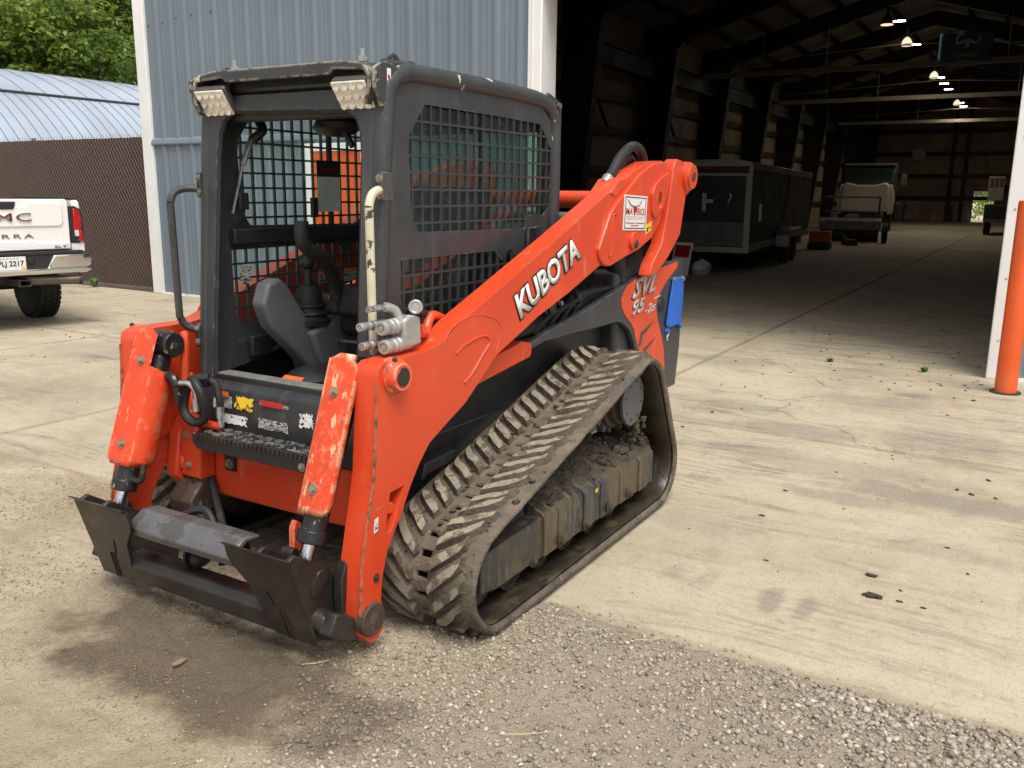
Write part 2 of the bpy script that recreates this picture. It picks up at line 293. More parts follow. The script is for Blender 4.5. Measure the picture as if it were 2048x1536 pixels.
M['tan_stones'] = island_mat('tan_pebbles', [(.22, .17, .11), (.33, .262, .172), (.42, .34, .225), (.28, .22, .145), (.36, .29, .19), (.48, .405, .29)], .9, (120, .4, .004))
def damp_mask(t, c):
    m = t.new('ShaderNodeMapping'); m.inputs['Location'].default_value = (-1.56 / .30, -.20 / .72, 0); m.inputs['Scale'].default_value = (1 / .30, 1 / .72, 0)
    t.link(c, m.inputs['Vector']); L = t.new('ShaderNodeVectorMath'); L.operation = 'LENGTH'; t.link(m.outputs[0], L.inputs[0])
    return t.ramp(t.math('ADD', L.outputs['Value'], t.math('MULTIPLY', t.math('SUBTRACT', t.noise(c, 2.6, 6, .65), .5), 2.2)), .7, 1.25, .7, 0)
def damp_stones(mat):
    t = NT.__new__(NT); t.m = mat; t.t = mat.node_tree; t.n = t.t.nodes; t.b = t.n['Principled BSDF']; t.out = t.n['Material Output']
    src = t.b.inputs['Base Color'].links[0].from_socket; t.link(t.mix(damp_mask(t, t.coord('World')), src, (.13, .10, .065)), t.b.inputs['Base Color'])
damp_stones(M['tan_stones']); damp_stones(M['stones'])
M['leaf_a'] = island_mat('leaf_green', [(.13, .235, .032), (.21, .315, .045), (.29, .37, .065), (.18, .28, .04), (.36, .41, .09)], .5, trans=.45)
M['leaf_b'] = island_mat('leaf_dark_green', [(.09, .18, .03), (.15, .25, .04), (.20, .29, .052), (.25, .32, .065)], .5, trans=.45)

# ------------------------------------------------------------------ mesh building
class MB:
    def __init__(s): s.v = []; s.f = []; s.mi = []
    def add(s, vs, fs, mi=0):
        o = len(s.v); s.v += [tuple(p) for p in vs]; s.f += [tuple(i + o for i in f) for f in fs]; s.mi += [mi] * len(fs); return s
    def box(s, c, d, rot=None, mi=0):
        hx, hy, hz = d[0] / 2, d[1] / 2, d[2] / 2
        vs = [Vector((x, y, z)) for x in (-hx, hx) for y in (-hy, hy) for z in (-hz, hz)]
        if rot is not None: vs = [rot @ p for p in vs]
        vs = [p + Vector(c) for p in vs]
        return s.add(vs, [(0, 1, 3, 2), (4, 6, 7, 5), (0, 4, 5, 1), (2, 3, 7, 6), (0, 2, 6, 4), (1, 5, 7, 3)], mi)
    def b2(s, x0, x1, y0, y1, z0, z1, mi=0):
        return s.box(((x0 + x1) / 2, (y0 + y1) / 2, (z0 + z1) / 2), (abs(x1 - x0), abs(y1 - y0), abs(z1 - z0)), None, mi)
    def prism(s, poly, a0, a1, axis='y', holes=(), mi=0):
        def P(u, w, t): return {'y': (u, t, w), 'x': (t, u, w), 'z': (u, w, t)}[axis]
        loops = [list(poly)] + [list(h) for h in holes]
        flat = [p for L in loops for p in L]; n = len(flat)
        vs = [P(u, w, a0) for u, w in flat] + [P(u, w, a1) for u, w in flat]; fs = []
        if holes:
            tr = tessellate_polygon([[Vector((u, w, 0)) for u, w in L] for L in loops])
            for t in tr: fs.append(tuple(t)); fs.append(tuple(i + n for i in reversed(t)))
        else:
            fs.append(tuple(range(n))); fs.append(tuple(reversed(range(n, 2 * n))))
        o = 0
        for L in loops:
            k = len(L)
            for i in range(k): j = (i + 1) % k; fs.append((o + i, o + i + n, o + j + n, o + j))
            o += k
        return s.add(vs, fs, mi)
    def cyl(s, p0, p1, r0, r1=None, seg=20, cap=True, mi=0):
        r1 = r0 if r1 is None else r1; p0, p1 = Vector(p0), Vector(p1); d = (p1 - p0).normalized()
        u = d.orthogonal().normalized(); w = d.cross(u); vs = []; fs = []
        for p, r in ((p0, r0), (p1, r1)):
            for i in range(seg): t = 2 * math.pi * i / seg; vs.append(p + (u * math.cos(t) + w * math.sin(t)) * r)
        for i in range(seg): j = (i + 1) % seg; fs.append((i, j, j + seg, i + seg))
        if cap: fs.append(tuple(reversed(range(seg)))); fs.append(tuple(range(seg, 2 * seg)))
        return s.add(vs, fs, mi)
    def ring(s, p0, p1, r, ri, seg=24, mi=0):
        p0, p1 = Vector(p0), Vector(p1); d = (p1 - p0).normalized(); u = d.orthogonal().normalized(); w = d.cross(u); vs = []; fs = []
        for p, q in ((p0, r), (p1, r), (p1, ri), (p0, ri)):
            for i in range(seg): t = 2 * math.pi * i / seg; vs.append(p + (u * math.cos(t) + w * math.sin(t)) * q)
        for k in range(4):
            for i in range(seg): j = (i + 1) % seg; a, b = k * seg, ((k + 1) % 4) * seg; fs.append((a + i, a + j, b + j, b + i))
        return s.add(vs, fs, mi)
    def tube(s, pts, r, seg=10, smooth=0, cap=True, mi=0):
        P = [Vector(p) for p in pts]
        if smooth:
            Q = []
            for i in range(len(P) - 1):
                a = P[max(i - 1, 0)]; b = P[i]; c = P[i + 1]; d = P[min(i + 2, len(P) - 1)]
                for k in range(smooth):
                    t = k / smooth
                    Q.append(.5 * ((2 * b) + (c - a) * t + (2 * a - 5 * b + 4 * c - d) * t * t + (3 * b - a - 3 * c + d) * t ** 3))
            Q.append(P[-1]); P = Q
        rs = r if isinstance(r, (list, tuple)) else [r] * len(P)
        if len(rs) != len(P): rs = [rs[min(int(i * len(rs) / len(P)), len(rs) - 1)] for i in range(len(P))]
        T = [(P[min(i + 1, len(P) - 1)] - P[max(i - 1, 0)]).normalized() for i in range(len(P))]
        u = T[0].orthogonal().normalized(); vs = []; fs = []
        for i, p in enumerate(P):
            u = (u - T[i] * u.dot(T[i])).normalized(); w = T[i].cross(u)
            for k in range(seg): t = 2 * math.pi * k / seg; vs.append(p + (u * math.cos(t) + w * math.sin(t)) * rs[i])
        for i in range(len(P) - 1):
            for k in range(seg): j = (k + 1) % seg; fs.append((i * seg + k, i * seg + j, (i + 1) * seg + j, (i + 1) * seg + k))
        if cap: fs.append(tuple(reversed(range(seg)))); o = (len(P) - 1) * seg; fs.append(tuple(range(o, o + seg)))
        return s.add(vs, fs, mi)
    def lathe(s, p, axis, prof, seg=24, mi=0):
        """prof: (distance along axis, radius)"""
        p = Vector(p); d = Vector(axis).normalized(); u = d.orthogonal().normalized(); w = d.cross(u); vs = []; fs = []
        for h, r in prof:
            for i in range(seg): t = 2 * math.pi * i / seg; vs.append(p + d * h + (u * math.cos(t) + w * math.sin(t)) * max(r, 1e-4))
        for k in range(len(prof) - 1):
            for i in range(seg): j = (i + 1) % seg; fs.append((k * seg + i, k * seg + j, (k + 1) * seg + j, (k + 1) * seg + i))
        fs.append(tuple(reversed(range(seg)))); o = (len(prof) - 1) * seg; fs.append(tuple(range(o, o + seg)))
        return s.add(vs, fs, mi)
    def ball(s, c, r, seg=12, mi=0, jit=0):
        c = Vector(c); r = Vector(r) if not isinstance(r, (int, float)) else Vector((r, r, r)); vs = []; fs = []
        rings = seg // 2
        for i in range(rings + 1):
            a = math.pi * i / rings
            for k in range(seg):
                t = 2 * math.pi * k / seg; q = Vector((math.sin(a) * math.cos(t), math.sin(a) * math.sin(t), math.cos(a)))
                j = 1 + jit * noise.noise(q * 2.3 + c * 17); vs.append(c + Vector((q.x * r.x, q.y * r.y, q.z * r.z)) * j)
        for i in range(rings):
            for k in range(seg): j = (k + 1) % seg; fs.append((i * seg + k, (i + 1) * seg + k, (i + 1) * seg + j, i * seg + j))
        return s.add(vs, fs, mi)
    def build(s, name, mat, parent=None, bevel=0, smooth=35, bseg=2, weld=False):
        me = bpy.data.meshes.new(name); me.from_pydata(s.v, [], s.f)
        mats = mat if isinstance(mat, (list, tuple)) else [mat]
        for m in mats: me.materials.append(M[m] if isinstance(m, str) else m)
        if len(mats) > 1: me.polygons.foreach_set('material_index', s.mi)
        me.validate(); 
        import bmesh
        bm = bmesh.new(); bm.from_mesh(me)
        if weld: bmesh.ops.remove_doubles(bm, verts=bm.verts, dist=1e-5)
        bmesh.ops.recalc_face_normals(bm, faces=bm.faces); bm.to_mesh(me); bm.free()
        if smooth: me.shade_smooth(); me.set_sharp_from_angle(angle=R(smooth))
        return link(name, me, parent, bevel, bseg)

def link(name, me, parent=None, bevel=0, bseg=2):
    o = bpy.data.objects.new(name, me); COL.objects.link(o)
    if parent: o.parent = parent
    if bevel:
        b = o.modifiers.new('bevel', 'BEVEL'); b.width = bevel; b.segments = bseg; b.limit_method = 'ANGLE'; b.angle_limit = R(38); b.harden_normals = False
    return o
def thing(name, label, cat, loc=(0, 0, 0), rz=0, group=None):
    o = bpy.data.objects.new(name, None); COL.objects.link(o); o.location = loc; o.rotation_euler = (0, 0, rz); o.empty_display_size = .2
    o['label'] = label; o['category'] = cat
    if group: o['group'] = group
    return o
def tag(o, label, cat, group=None):
    o['label'] = label; o['category'] = cat
    if group: o['group'] = group
    return o
def struct(o): o['kind'] = 'structure'; return o
def stuff(o): o['kind'] = 'stuff'; return o

def text(name, s, o, u, v, mat, parent, depth=.0012, off=.02, lift=.0015, nrm=None, grow=0, space=1.0):
    """lettering spread over the parallelogram o, o+u, o+v"""
    cu = bpy.data.curves.new(name, 'FONT'); cu.body = s; cu.offset = off; cu.resolution_u = 3; cu.space_character = space
    ob = bpy.data.objects.new(name, cu); COL.objects.link(ob)
    me = bpy.data.meshes.new_from_object(ob); bpy.data.objects.remove(ob); bpy.data.curves.remove(cu)
    co = np.empty(len(me.vertices) * 3); me.vertices.foreach_get('co', co); co = co.reshape(-1, 3)
    lo = co.min(0); sz = co.max(0) - lo; o, u, v = Vector(o), Vector(u), Vector(v)
    n = nrm if nrm else u.cross(v).normalized()
    if grow: o = o - (u.normalized() + v.normalized()) * grow; u = u + u.normalized() * 2 * grow; v = v + v.normalized() * 2 * grow
    for p in me.vertices:
        q = ((p.co.x - lo[0]) / sz[0], (p.co.y - lo[1]) / sz[1]); p.co = o + u * q[0] + v * q[1] + n * lift
    me.materials.append(M[mat]); ob = link(name, me, parent)
    if depth:
        k = ob.modifiers.new('thick', 'SOLIDIFY'); k.thickness = depth; k.offset = 0
    return ob
def quad_card(name, o, u, v, mat, parent, lift=.001, th=.0008, jag=0, n=8):
    """thin sticker with optional torn edge"""
    o, u, v = Vector(o), Vector(u), Vector(v); nr = u.cross(v).normalized(); rnd = random.Random(sum(map(ord, name)) + int(o.x * 1000) + int(o.y * 777))
    pts = []
    for a, b in (((0, 0), (1, 0)), ((1, 0), (1, 1)), ((1, 1), (0, 1)), ((0, 1), (0, 0))):
        for k in range(n if jag else 1):
            t = k / n; x = a[0] + (b[0] - a[0]) * t; y = a[1] + (b[1] - a[1]) * t
            if jag: x = x + (.5 - x) * rnd.random() * jag; y = y + (.5 - y) * rnd.random() * jag
            pts.append(o + u * x + v * y + nr * lift)
    m = MB(); k = len(pts); m.add(pts + [p + nr * th for p in pts], [tuple(range(k, 2 * k)), tuple(reversed(range(k)))] + [(i, (i + 1) % k, (i + 1) % k + k, i + k) for i in range(k)])
    return m.build(name, mat, parent, smooth=0)
def bolt(parent, p, axis, r=.011, mat='bolt', washer=True):
    m = MB(); p = Vector(p); d = Vector(axis).normalized()
    if washer: m.cyl(p - d * .002, p + d * .003, r * 1.5, seg=14)
    m.cyl(p, p + d * r * .9, r, seg=6); m.cyl(p + d * r * .9, p + d * r * 1.15, r * .6, seg=8)
    return m.build('bolt', mat, parent, smooth=30)

# ================================================================== ground
def axis_vals(dense0, dense1, step, far0, far1):
    a = list(np.arange(dense0, dense1 + 1e-6, step)); k = step
    lo = dense0; hi = dense1; L = []; H = []
    while lo > far0: k *= 1.5; lo -= k; L.append(max(lo, far0))
    k = step
    while hi < far1: k *= 1.5; hi += k; H.append(min(hi, far1))
    return L[::-1] + a + H
def gheight(x, y):
    p = Vector((x, y, 0))
    if x > -1.0 and -9 < y < 6 and x < 9:
        e = .57 + .06 * noise.noise(p * 1.7) + .035 * noise.noise(p * 6.1)
        k = min(1, max(0, (x - e + .16) / .26)); k = k * k * (3 - 2 * k)
        if k <= 0: return -.022
        h = .008 + .012 * noise.noise(p * 2.1) + .009 * noise.noise(p * 7) + .008 * noise.noise(p * 19) + .007 * noise.noise(p * 38)
        h += (.011 if y > .6 else .006) * max(0, noise.noise(p * 31 + Vector((3, 1, 0))))
        # ruts pressed by tracks, left of the machine
        if y < .2: h += .018 * max(0, math.sin((x * .9 + y * .5) * 34 + 3 * noise.noise(p * 2))) * max(0, noise.noise(p * 1.1 + Vector((9, 2, 0))) + .15)
        return -.022 + (h + .022) * k
    return -.022
gx = axis_vals(.34, 2.1, .013, -300, 120); gy = axis_vals(-3.0, 2.9, .016, -250, 120)
me = bpy.data.meshes.new('ground'); nx, ny = len(gx), len(gy)
vs = [(x, y, gheight(x, y)) for x in gx for y in gy]
fs = [(i * ny + j, (i + 1) * ny + j, (i + 1) * ny + j + 1, i * ny + j + 1) for i in range(nx - 1) for j in range(ny - 1)]
me.from_pydata(vs, [], fs); me.materials.append(M['dirt']); me.shade_smooth()
struct(link('ground', me))

# concrete slabs 3.05 m square, cast with open joints
XW = -5.52
yard = bpy.data.objects.new('concrete_yard', None); COL.objects.link(yard); struct(yard)
SL = 3.05; slab_me = {}
def slab(x1, y0, parent, dx=SL, dy=SL):
    key = (round(dx, 3), round(dy, 3))
    if key not in slab_me:
        m = MB(); m.b2(-dx + .008, -.008, .008, dy - .008, -.14, 0); o = m.build('concrete_slab', 'concrete', parent, bevel=.010, smooth=0, bseg=1); slab_me[key] = o.data
    else: o = link('concrete_slab', slab_me[key], parent, .010, 1)
    o.location = (x1, y0, 0); return o
for r_ in range(2):
    for k in range(-8, 4): slab(.55 - r_ * SL + (.02 if r_ == 0 else 0), -.2 + k * SL, yard, SL + (.02 if r_ == 0 else 0))
floor = bpy.data.objects.new('building_floor', None); COL.objects.link(floor); struct(floor)
for r_ in range(2, 21):
    for k in range(-3, 2): slab(.55 - r_ * SL, -.2 + k * SL, floor)
# slabs beside the building, behind fence line
stones_on = []

def scatter(name, n, region, size, mat, flat=.7, seed=1, zf=None, power=2.2):
    """many small stones in one mesh (uncountable ground cover)"""
    rg = np.random.default_rng(seed)
    t = (1 + 5 ** .5) / 2
    iv = np.array([(-1, t, 0), (1, t, 0), (-1, -t, 0), (1, -t, 0), (0, -1, t), (0, 1, t), (0, -1, -t), (0, 1, -t), (t, 0, -1), (t, 0, 1), (-t, 0, -1), (-t, 0, 1)], float); iv /= np.linalg.norm(iv[0])
    ifc = np.array([(0, 11, 5), (0, 5, 1), (0, 1, 7), (0, 7, 10), (0, 10, 11), (1, 5, 9), (5, 11, 4), (11, 10, 2), (10, 7, 6), (7, 1, 8), (3, 9, 4), (3, 4, 2), (3, 2, 6), (3, 6, 8), (3, 8, 9), (4, 9, 5), (2, 4, 11), (6, 2, 10), (8, 6, 7), (9, 8, 1)])
    V = []; F = []; c = 0
    while c < n:
        x, y, keep = region(rg)
        if not keep: continue
        s = size[0] + (size[1] - size[0]) * rg.random() ** power
        sc = s * np.array([1, .65 + .35 * rg.random(), flat * (.6 + .5 * rg.random())])
        p = iv * (1 + .28 * rg.standard_normal((12, 1)).clip(-1, 1)) * sc
        a = rg.random() * 6.283; ca_, sa = math.cos(a), math.sin(a)
        b = (rg.random() - .5) * .9; cb_, sb = math.cos(b), math.sin(b)
        p = p @ np.array([[cb_, 0, sb], [0, 1, 0], [-sb, 0, cb_]]) @ np.array([[ca_, -sa, 0], [sa, ca_, 0], [0, 0, 1]])
        z = (zf(x, y) if zf else 0) + sc[2] * .45
        V.append(p + np.array([x, y, z])); F.append(ifc + c * 12); c += 1
    V = np.concatenate(V); F = np.concatenate(F); me = bpy.data.meshes.new(name)
    me.vertices.add(len(V)); me.vertices.foreach_set('co', V.ravel().astype(np.float32))
    me.loops.add(F.size); me.loops.foreach_set('vertex_index', F.ravel().astype(np.int32))
    me.polygons.add(len(F)); me.polygons.foreach_set('loop_start', np.arange(0, F.size, 3, dtype=np.int32)); 
    me.update(calc_edges=True); me.validate(); me.materials.append(M[mat]); return link(name, me)
def gz(x, y): return max(gheight(x, y), 0 if x < .56 else -1)
def reg_grey(rg):
    x = .42 + 1.6 * rg.random(); y = .45 + 2.35 * rg.random()
    e = .60 + .05 * noise.noise(Vector((x, y, 0)) * 1.7)
    d = .35 + .65 * max(0, min(1, .5 + 1.2 * noise.noise(Vector((x * 1.3, y * 1.3, 5)))))
    edge_ = .80 + .25 * noise.noise(Vector((x * 2, y * 2, 9)))
    if y < edge_ and x > .8: d *= max(0, 1 - (edge_ - y) / .3) ** 2
    if x < e: d *= max(0, 1 - (e - x) / .12) * .35
    return x, y, rg.random() < d
o = tag(stuff(scatter('crushed_stone', 24000, reg_grey, (.0025, .011), 'stones', seed=3, zf=gz, power=3.2)), 'fine grey crushed stone along the concrete edge', 'gravel')
def reg_big(rg):
    x = .56 + .55 * rg.random() ** 1.2; y = 1.85 + .95 * rg.random()
    return x, y, rg.random() < max(0, min(1, (y - 1.8) / .7)) * max(0, min(1, .6 + .9 * noise.noise(Vector((x * 2, y * 2, 2)))))
tag(stuff(scatter('coarse_stone', 1300, reg_big, (.006, .015), 'stones', seed=5, zf=gz, power=1.3)), 'coarse grey broken stone heaped at the slab edge', 'gravel')
def reg_tan(rg):
    x = .5 + 1.5 * rg.random(); y = -2.4 + 3.6 * rg.random()
    d = max(.05, min(1, .3 + 1.2 * noise.noise(Vector((x * 2.2, y * 2.2, 7)))))
    if x < .64: d *= .15
    return x, y, rg.random() < d
tag(stuff(scatter('tan_pebbles', 17000, reg_tan, (.0015, .0075), 'tan_stones', seed=9, zf=gz, power=3)), 'small tan pebbles strewn over the dirt before the loader', 'gravel')
# dark clods and leaf crumbs lying on the slabs
def reg_crumb(rg):
    x = -5.4 + 5.7 * rg.random(); y = -8 + 10.9 * rg.random(); d = .25 + .75 * max(0, noise.noise(Vector((x * .6, y * .6, 1))))
    if abs(y) < 1 and -1.5 < x < 1.2: d = 0
    return x, y, rg.random() < d
tag(stuff(scatter('yard_crumbs', 520, reg_crumb, (.004, .018), 'clod', flat=.35, seed=21, power=4)), 'dark crumbs of soil scattered on the concrete', 'debris')
def reg_leaf(rg):
    x = -8.5 + 4.2 * rg.random(); y = -.6 + 2.8 * rg.random(); d = max(0, (y + .2) / 2.4) * (.3 + max(0, noise.noise(Vector((x * 1.1, y * 1.1, 4)))))
    return x, y, rg.random() < d
tag(stuff(scatter('leaf_litter', 150, reg_leaf, (.008, .028), 'clod', flat=.12, seed=31, power=2)), 'dead leaf litter drifted by the doorway', 'debris')
for (x, y, s) in [(-.43, 2.05, .026), (-.22, 2.09, .036), (-.23, 2.19, .014), (-.22, 2.28, .012), (-.95, 2.3, .014), (-.9, 1.45, .016), (-.35, 1.62, .012)]:
    m = MB(); m.ball((x, y, s * .18), (s * .5, s, s * .24), 12, jit=.7)
    tag(m.build('mud_clod', 'clod', smooth=60), 'dark lump of mud lying on the pale concrete', 'clod', 'mud clods on the concrete')
m = MB(); m.ball((1.63, .16, .022), (.028, .012, .008), 10, jit=.6); tag(m.build('wood_chip', 'tan_stones'), 'brown chip of wood on the damp dirt', 'wood chip')
for i, (p, q) in enumerate([((.66, 1.42, .022), (.58, 1.49, .012)), ((1.40, 1.30, .022), (1.31, 1.42, .020)), ((1.42, .52, .02), (1.35, .58, .02))]):
    m = MB(); p, q = Vector(p), Vector(q); m.tube([p, (p + q) / 2 + Vector((.01, .012, .006)), q], 0.0014, 5, 4)
    tag(m.build('straw', 'straw'), ['bent dry straw at the edge of the slab', 'long dry straw on the grey gravel', 'short dry straw in front of the quick coupler'][i], 'straw')
# weeds in the joint by the door and the fence foot
def weed(x, y, h, n, seed, label):
    r = random.Random(seed); m = MB()
    for k in range(n):
        a = r.random() * 6.28; l = h * (.5 + r.random() * .7); w = .006 + .006 * r.random()
        d = Vector((math.cos(a), math.sin(a), 0)); s = Vector((-d.y, d.x, 0)) * w; b = Vector((x, y, 0)) + d * .02 * r.random()
        mid = b + d * l * .35 + Vector((0, 0, l * .7)); tip = b + d * l * .8 + Vector((0, 0, l * .85))
        m.add([b - s * .4, b + s * .4, mid + s, mid - s, tip], [(0, 1, 2, 3), (3, 2, 4)])
    return tag(m.build('weed', 'weed', smooth=0), label, 'weed')
weed(-5.5, .85, .04, 30, 1, 'small green weed sprouting from the doorway joint'); weed(-5.47, 1.70, .055, 26, 2, 'taller green weed growing beside the orange bollard')
weed(-5.45, -10.75, .16, 50, 3, 'leafy weed growing at the foot of the fence')

# ================================================================== steel building
bld = thing('steel_building', 'blue-grey steel shop building with a tall open doorway and white trim', 'building')
Y0, DL, DR, Y1 = -9.25, -2.62, 2.205, 5.2; ZT = 7.2; DH = 3.75  # DH: unseen door head, set low to keep the interior dark
def sheet(y0, y1, z0, z1, x, name='wall_panel', rib=.305, hgt=.032, parent=bld, mat='wall_blue'):
    """ribbed steel sheet standing in the plane x = const"""
    prof = []; y = y0
    base = math.floor(y0 / rib) * rib; k = 0; pts = [(y0, 0)]
    while base + k * rib < y1 + rib:
        c = base + k * rib
        for d, h in ((-.045, 0), (-.018, hgt), (.018, hgt), (.045, 0), (.10, 0), (.108, .006), (.125, .006), (.133, 0), (.175, 0), (.183, .006), (.20, .006), (.208, 0)):
            if y0 < c + d < y1: pts.append((c + d, h))
        k += 1
    pts.append((y1, 0)); n = len(pts); m = MB()
    m.add([(x + h, y, z0) for y, h in pts] + [(x + h, y, z1) for y, h in pts], [(i, i + 1, i + 1 + n, i + n) for i in range(n - 1)])
    o = m.build(name, mat, parent, smooth=0); s_ = o.modifiers.new('t', 'SOLIDIFY'); s_.thickness = .002; s_.offset = -1; return o
PW = .914
y = Y0 + .16
while y < DL - .02:
    e = min(y + PW, DL - .02); sheet(y, e, 2.30, ZT, XW); sheet(y, e, .03, 2.235, XW + .006); y = e
y = DR + .11
while y < Y1:
    e = min(y + PW, Y1); sheet(y, e, .03, ZT, XW); y = e
y = DL - .02
while y < DR + .1:
    e = min(y + PW, DR + .1); sheet(y, e, DH + .1, ZT, XW); y = e
m = MB(); m.prism([(XW - .01, 2.235), (XW + .055, 2.225), (XW + .06, 2.245), (XW + .045, 2.30), (XW + .012, 2.325), (XW - .01, 2.325)], Y0 + .16, -8.25, 'y'); m.build('drip_flashing', 'wall_blue', bld, smooth=0)
m = MB(); m.prism([(XW - .01, 2.24), (XW + .05, 2.228), (XW + .055, 2.248), (XW + .04, 2.303), (XW + .012, 2.33), (XW - .01, 2.33)], -8.25, DL - .02, 'y'); m.build('drip_flashing', 'wall_blue', bld, smooth=0)
m = MB(); m.b2(XW - .12, XW + .052, Y0 - .055, Y0 + .17, .0, ZT); m.build('corner_trim', 'trim_white', bld, bevel=.012)
m = MB(); m.b2(XW - .30, XW + .05, DL, DL + .175, .0, DH + .1); m.build('door_trim', 'trim_white', bld, bevel=.01)
m = MB(); m.b2(XW + .04, XW + .058, DL + .055, DL + .07, .0, DH); m.build('trim_fold', 'trim_white', bld)
m = MB(); m.b2(XW - .02, XW + .05, DR, DR + .13, .0, DH + .1); m.build('door_trim', 'trim_white', bld, bevel=.01)
m = MB(); m.b2(XW - .22, XW - .022, DR + .02, DR + .12, 0, DH); m.build('door_jamb', 'trim_white', bld, bevel=.01)
for z in (.35, .9, 1.5, 2.1): bolt(bld, (XW + .05, DR + .065, z), (1, 0, 0), .006, 'zinc')
m = MB(); m.b2(XW - .30, XW + .05, DL, DR + .13, DH, DH + .12); m.build('door_header', 'trim_white', bld, bevel=.01)  # out of view, hung low so less sky light gets in
for a_, b_ in ((Y0 + .17, DL - .02), (DR + .13, Y1)): m = MB(); m.b2(XW - .05, XW + .035, a_, b_, 0, .028); m.build('base_angle', 'trim_white', bld)
# small screws on the siding
for (yy, zz) in [(-9.02, 3.9), (-8.72, 3.92), (-8.42, 3.95), (-8.1, 3.97), (-7.7, 3.98), (-8.6, 2.95), (-8.2, 1.2), (-8.0, 1.35), (-8.5, .9)]:
    m = MB(); m.cyl((XW, yy, zz), (XW + .012, yy, zz), .014, seg=8); m.build('screw', 'dull_grey', bld)
for zz in (1.2, 3.55):
    for k in range(20):
        yy = -9.0 + k * .305
        if yy > -2.8: break
        m = MB(); m.cyl((XW, yy + .14, zz), (XW + .009, yy + .14, zz), .009, seg=6); m.build('screw', 'dull_grey', bld)
# man door, orange in a white frame, seen through the cab
m = MB(); m.prism([(-5.98, .0), (-4.93, 0), (-4.93, 2.19), (-5.98, 2.19)], XW + .02, XW + .075, 'x', holes=[[(-5.88, .02), (-5.03, .02), (-5.03, 2.09), (-5.88, 2.09)]]); fr = m.build('door_frame', 'trim_white', bld, bevel=.006)
m = MB(); m.b2(XW + .02, XW + .06, -5.88, -5.03, .02, 2.09); dd = m.build('man_door', 'bollard', bld, bevel=.004)
m = MB(); m.cyl((XW + .06, -5.10, 1.0), (XW + .13, -5.10, 1.0), .025, seg=12); m.ball((XW + .14, -5.10, 1.0), .03, 10); m.build('door_knob', 'zinc', dd)

# --- interior: frames, liner, roof, end wall
XI0, XI1, YL, YR = XW - .02, -61.5, -8.6, 5.0
ZE, ZR = 6.55, 8.3; YM = (YL + YR) / 2
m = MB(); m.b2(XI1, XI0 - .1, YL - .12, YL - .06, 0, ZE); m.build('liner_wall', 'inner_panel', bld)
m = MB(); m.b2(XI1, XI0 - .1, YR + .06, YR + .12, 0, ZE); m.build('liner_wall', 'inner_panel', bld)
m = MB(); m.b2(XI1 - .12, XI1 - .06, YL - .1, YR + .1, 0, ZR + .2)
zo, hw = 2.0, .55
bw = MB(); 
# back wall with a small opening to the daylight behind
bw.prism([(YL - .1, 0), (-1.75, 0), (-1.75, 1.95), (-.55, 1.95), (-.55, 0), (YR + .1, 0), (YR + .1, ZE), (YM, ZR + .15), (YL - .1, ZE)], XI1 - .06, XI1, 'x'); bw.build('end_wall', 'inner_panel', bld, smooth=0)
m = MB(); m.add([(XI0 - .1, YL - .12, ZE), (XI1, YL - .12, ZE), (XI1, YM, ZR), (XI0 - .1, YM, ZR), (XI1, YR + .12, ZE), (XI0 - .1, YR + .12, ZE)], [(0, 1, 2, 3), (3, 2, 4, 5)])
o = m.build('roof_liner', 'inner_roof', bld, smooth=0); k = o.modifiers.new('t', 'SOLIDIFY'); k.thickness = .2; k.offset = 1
bay = 5.3; xs = [-7.1 - bay * i for i in range(11)]
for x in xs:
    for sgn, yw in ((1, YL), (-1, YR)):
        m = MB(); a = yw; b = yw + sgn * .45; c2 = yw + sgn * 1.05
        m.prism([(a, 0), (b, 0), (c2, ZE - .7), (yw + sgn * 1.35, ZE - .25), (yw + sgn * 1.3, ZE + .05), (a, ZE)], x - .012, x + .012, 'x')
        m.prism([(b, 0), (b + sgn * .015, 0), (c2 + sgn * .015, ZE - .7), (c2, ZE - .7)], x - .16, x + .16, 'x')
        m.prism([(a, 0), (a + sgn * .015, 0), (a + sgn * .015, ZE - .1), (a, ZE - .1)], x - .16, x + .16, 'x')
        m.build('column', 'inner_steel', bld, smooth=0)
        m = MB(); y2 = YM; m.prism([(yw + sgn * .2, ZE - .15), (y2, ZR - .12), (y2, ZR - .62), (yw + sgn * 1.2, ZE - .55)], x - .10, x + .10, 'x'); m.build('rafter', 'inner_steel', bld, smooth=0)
for k in range(1, 6):
    for sgn, yw in ((1, YL), (-1, YR)):
        t = k / 6; yy = yw + (YM - yw) * t; zz = ZE + (ZR - ZE) * t - .13
        m = MB(); m.b2(XI1, XI0 - .2, yy - .035, yy + .035, zz - .1, zz + .1); m.build('purlin', 'inner_steel', bld)
for zz in (1.15, 2.25, 3.35, 4.25):
    m = MB(); m.b2(XI1, XI0 - .2, YL - .04, YL + .12, zz - .1, zz + .1); m.build('wall_girt', 'inner_steel', bld)
m = MB(); m.b2(XI1, XI0 - .3, YL + .35, YL + .62, 4.93, 4.96); m.b2(XI1, XI0 - .3, YL + .47, YL + .50, 4.96, 5.45); m.b2(XI1, XI0 - .3, YL + .35, YL + .62, 5.45, 5.48); m.build('runway_beam', 'inner_steel', bld)
for i, x in enumerate(xs[1:5]):
    m = MB(); m.tube([(x - 1.0, YL + .1, 4.9), (x - 2.5, YL + .1, 3.4)], .05, 6); m.tube([(x + .1, YL + .4, 4.2), (x - 1.0, YL + .4, 4.95)], .05, 6); m.build('brace', 'inner_steel', bld)
for zz in (1.5, 2.9, 4.3, 5.7):
    m = MB(); m.b2(XI1 + .002, XI1 + .2, YL, YR, zz - .12, zz + .12); m.build('end_girt', 'inner_steel', bld)
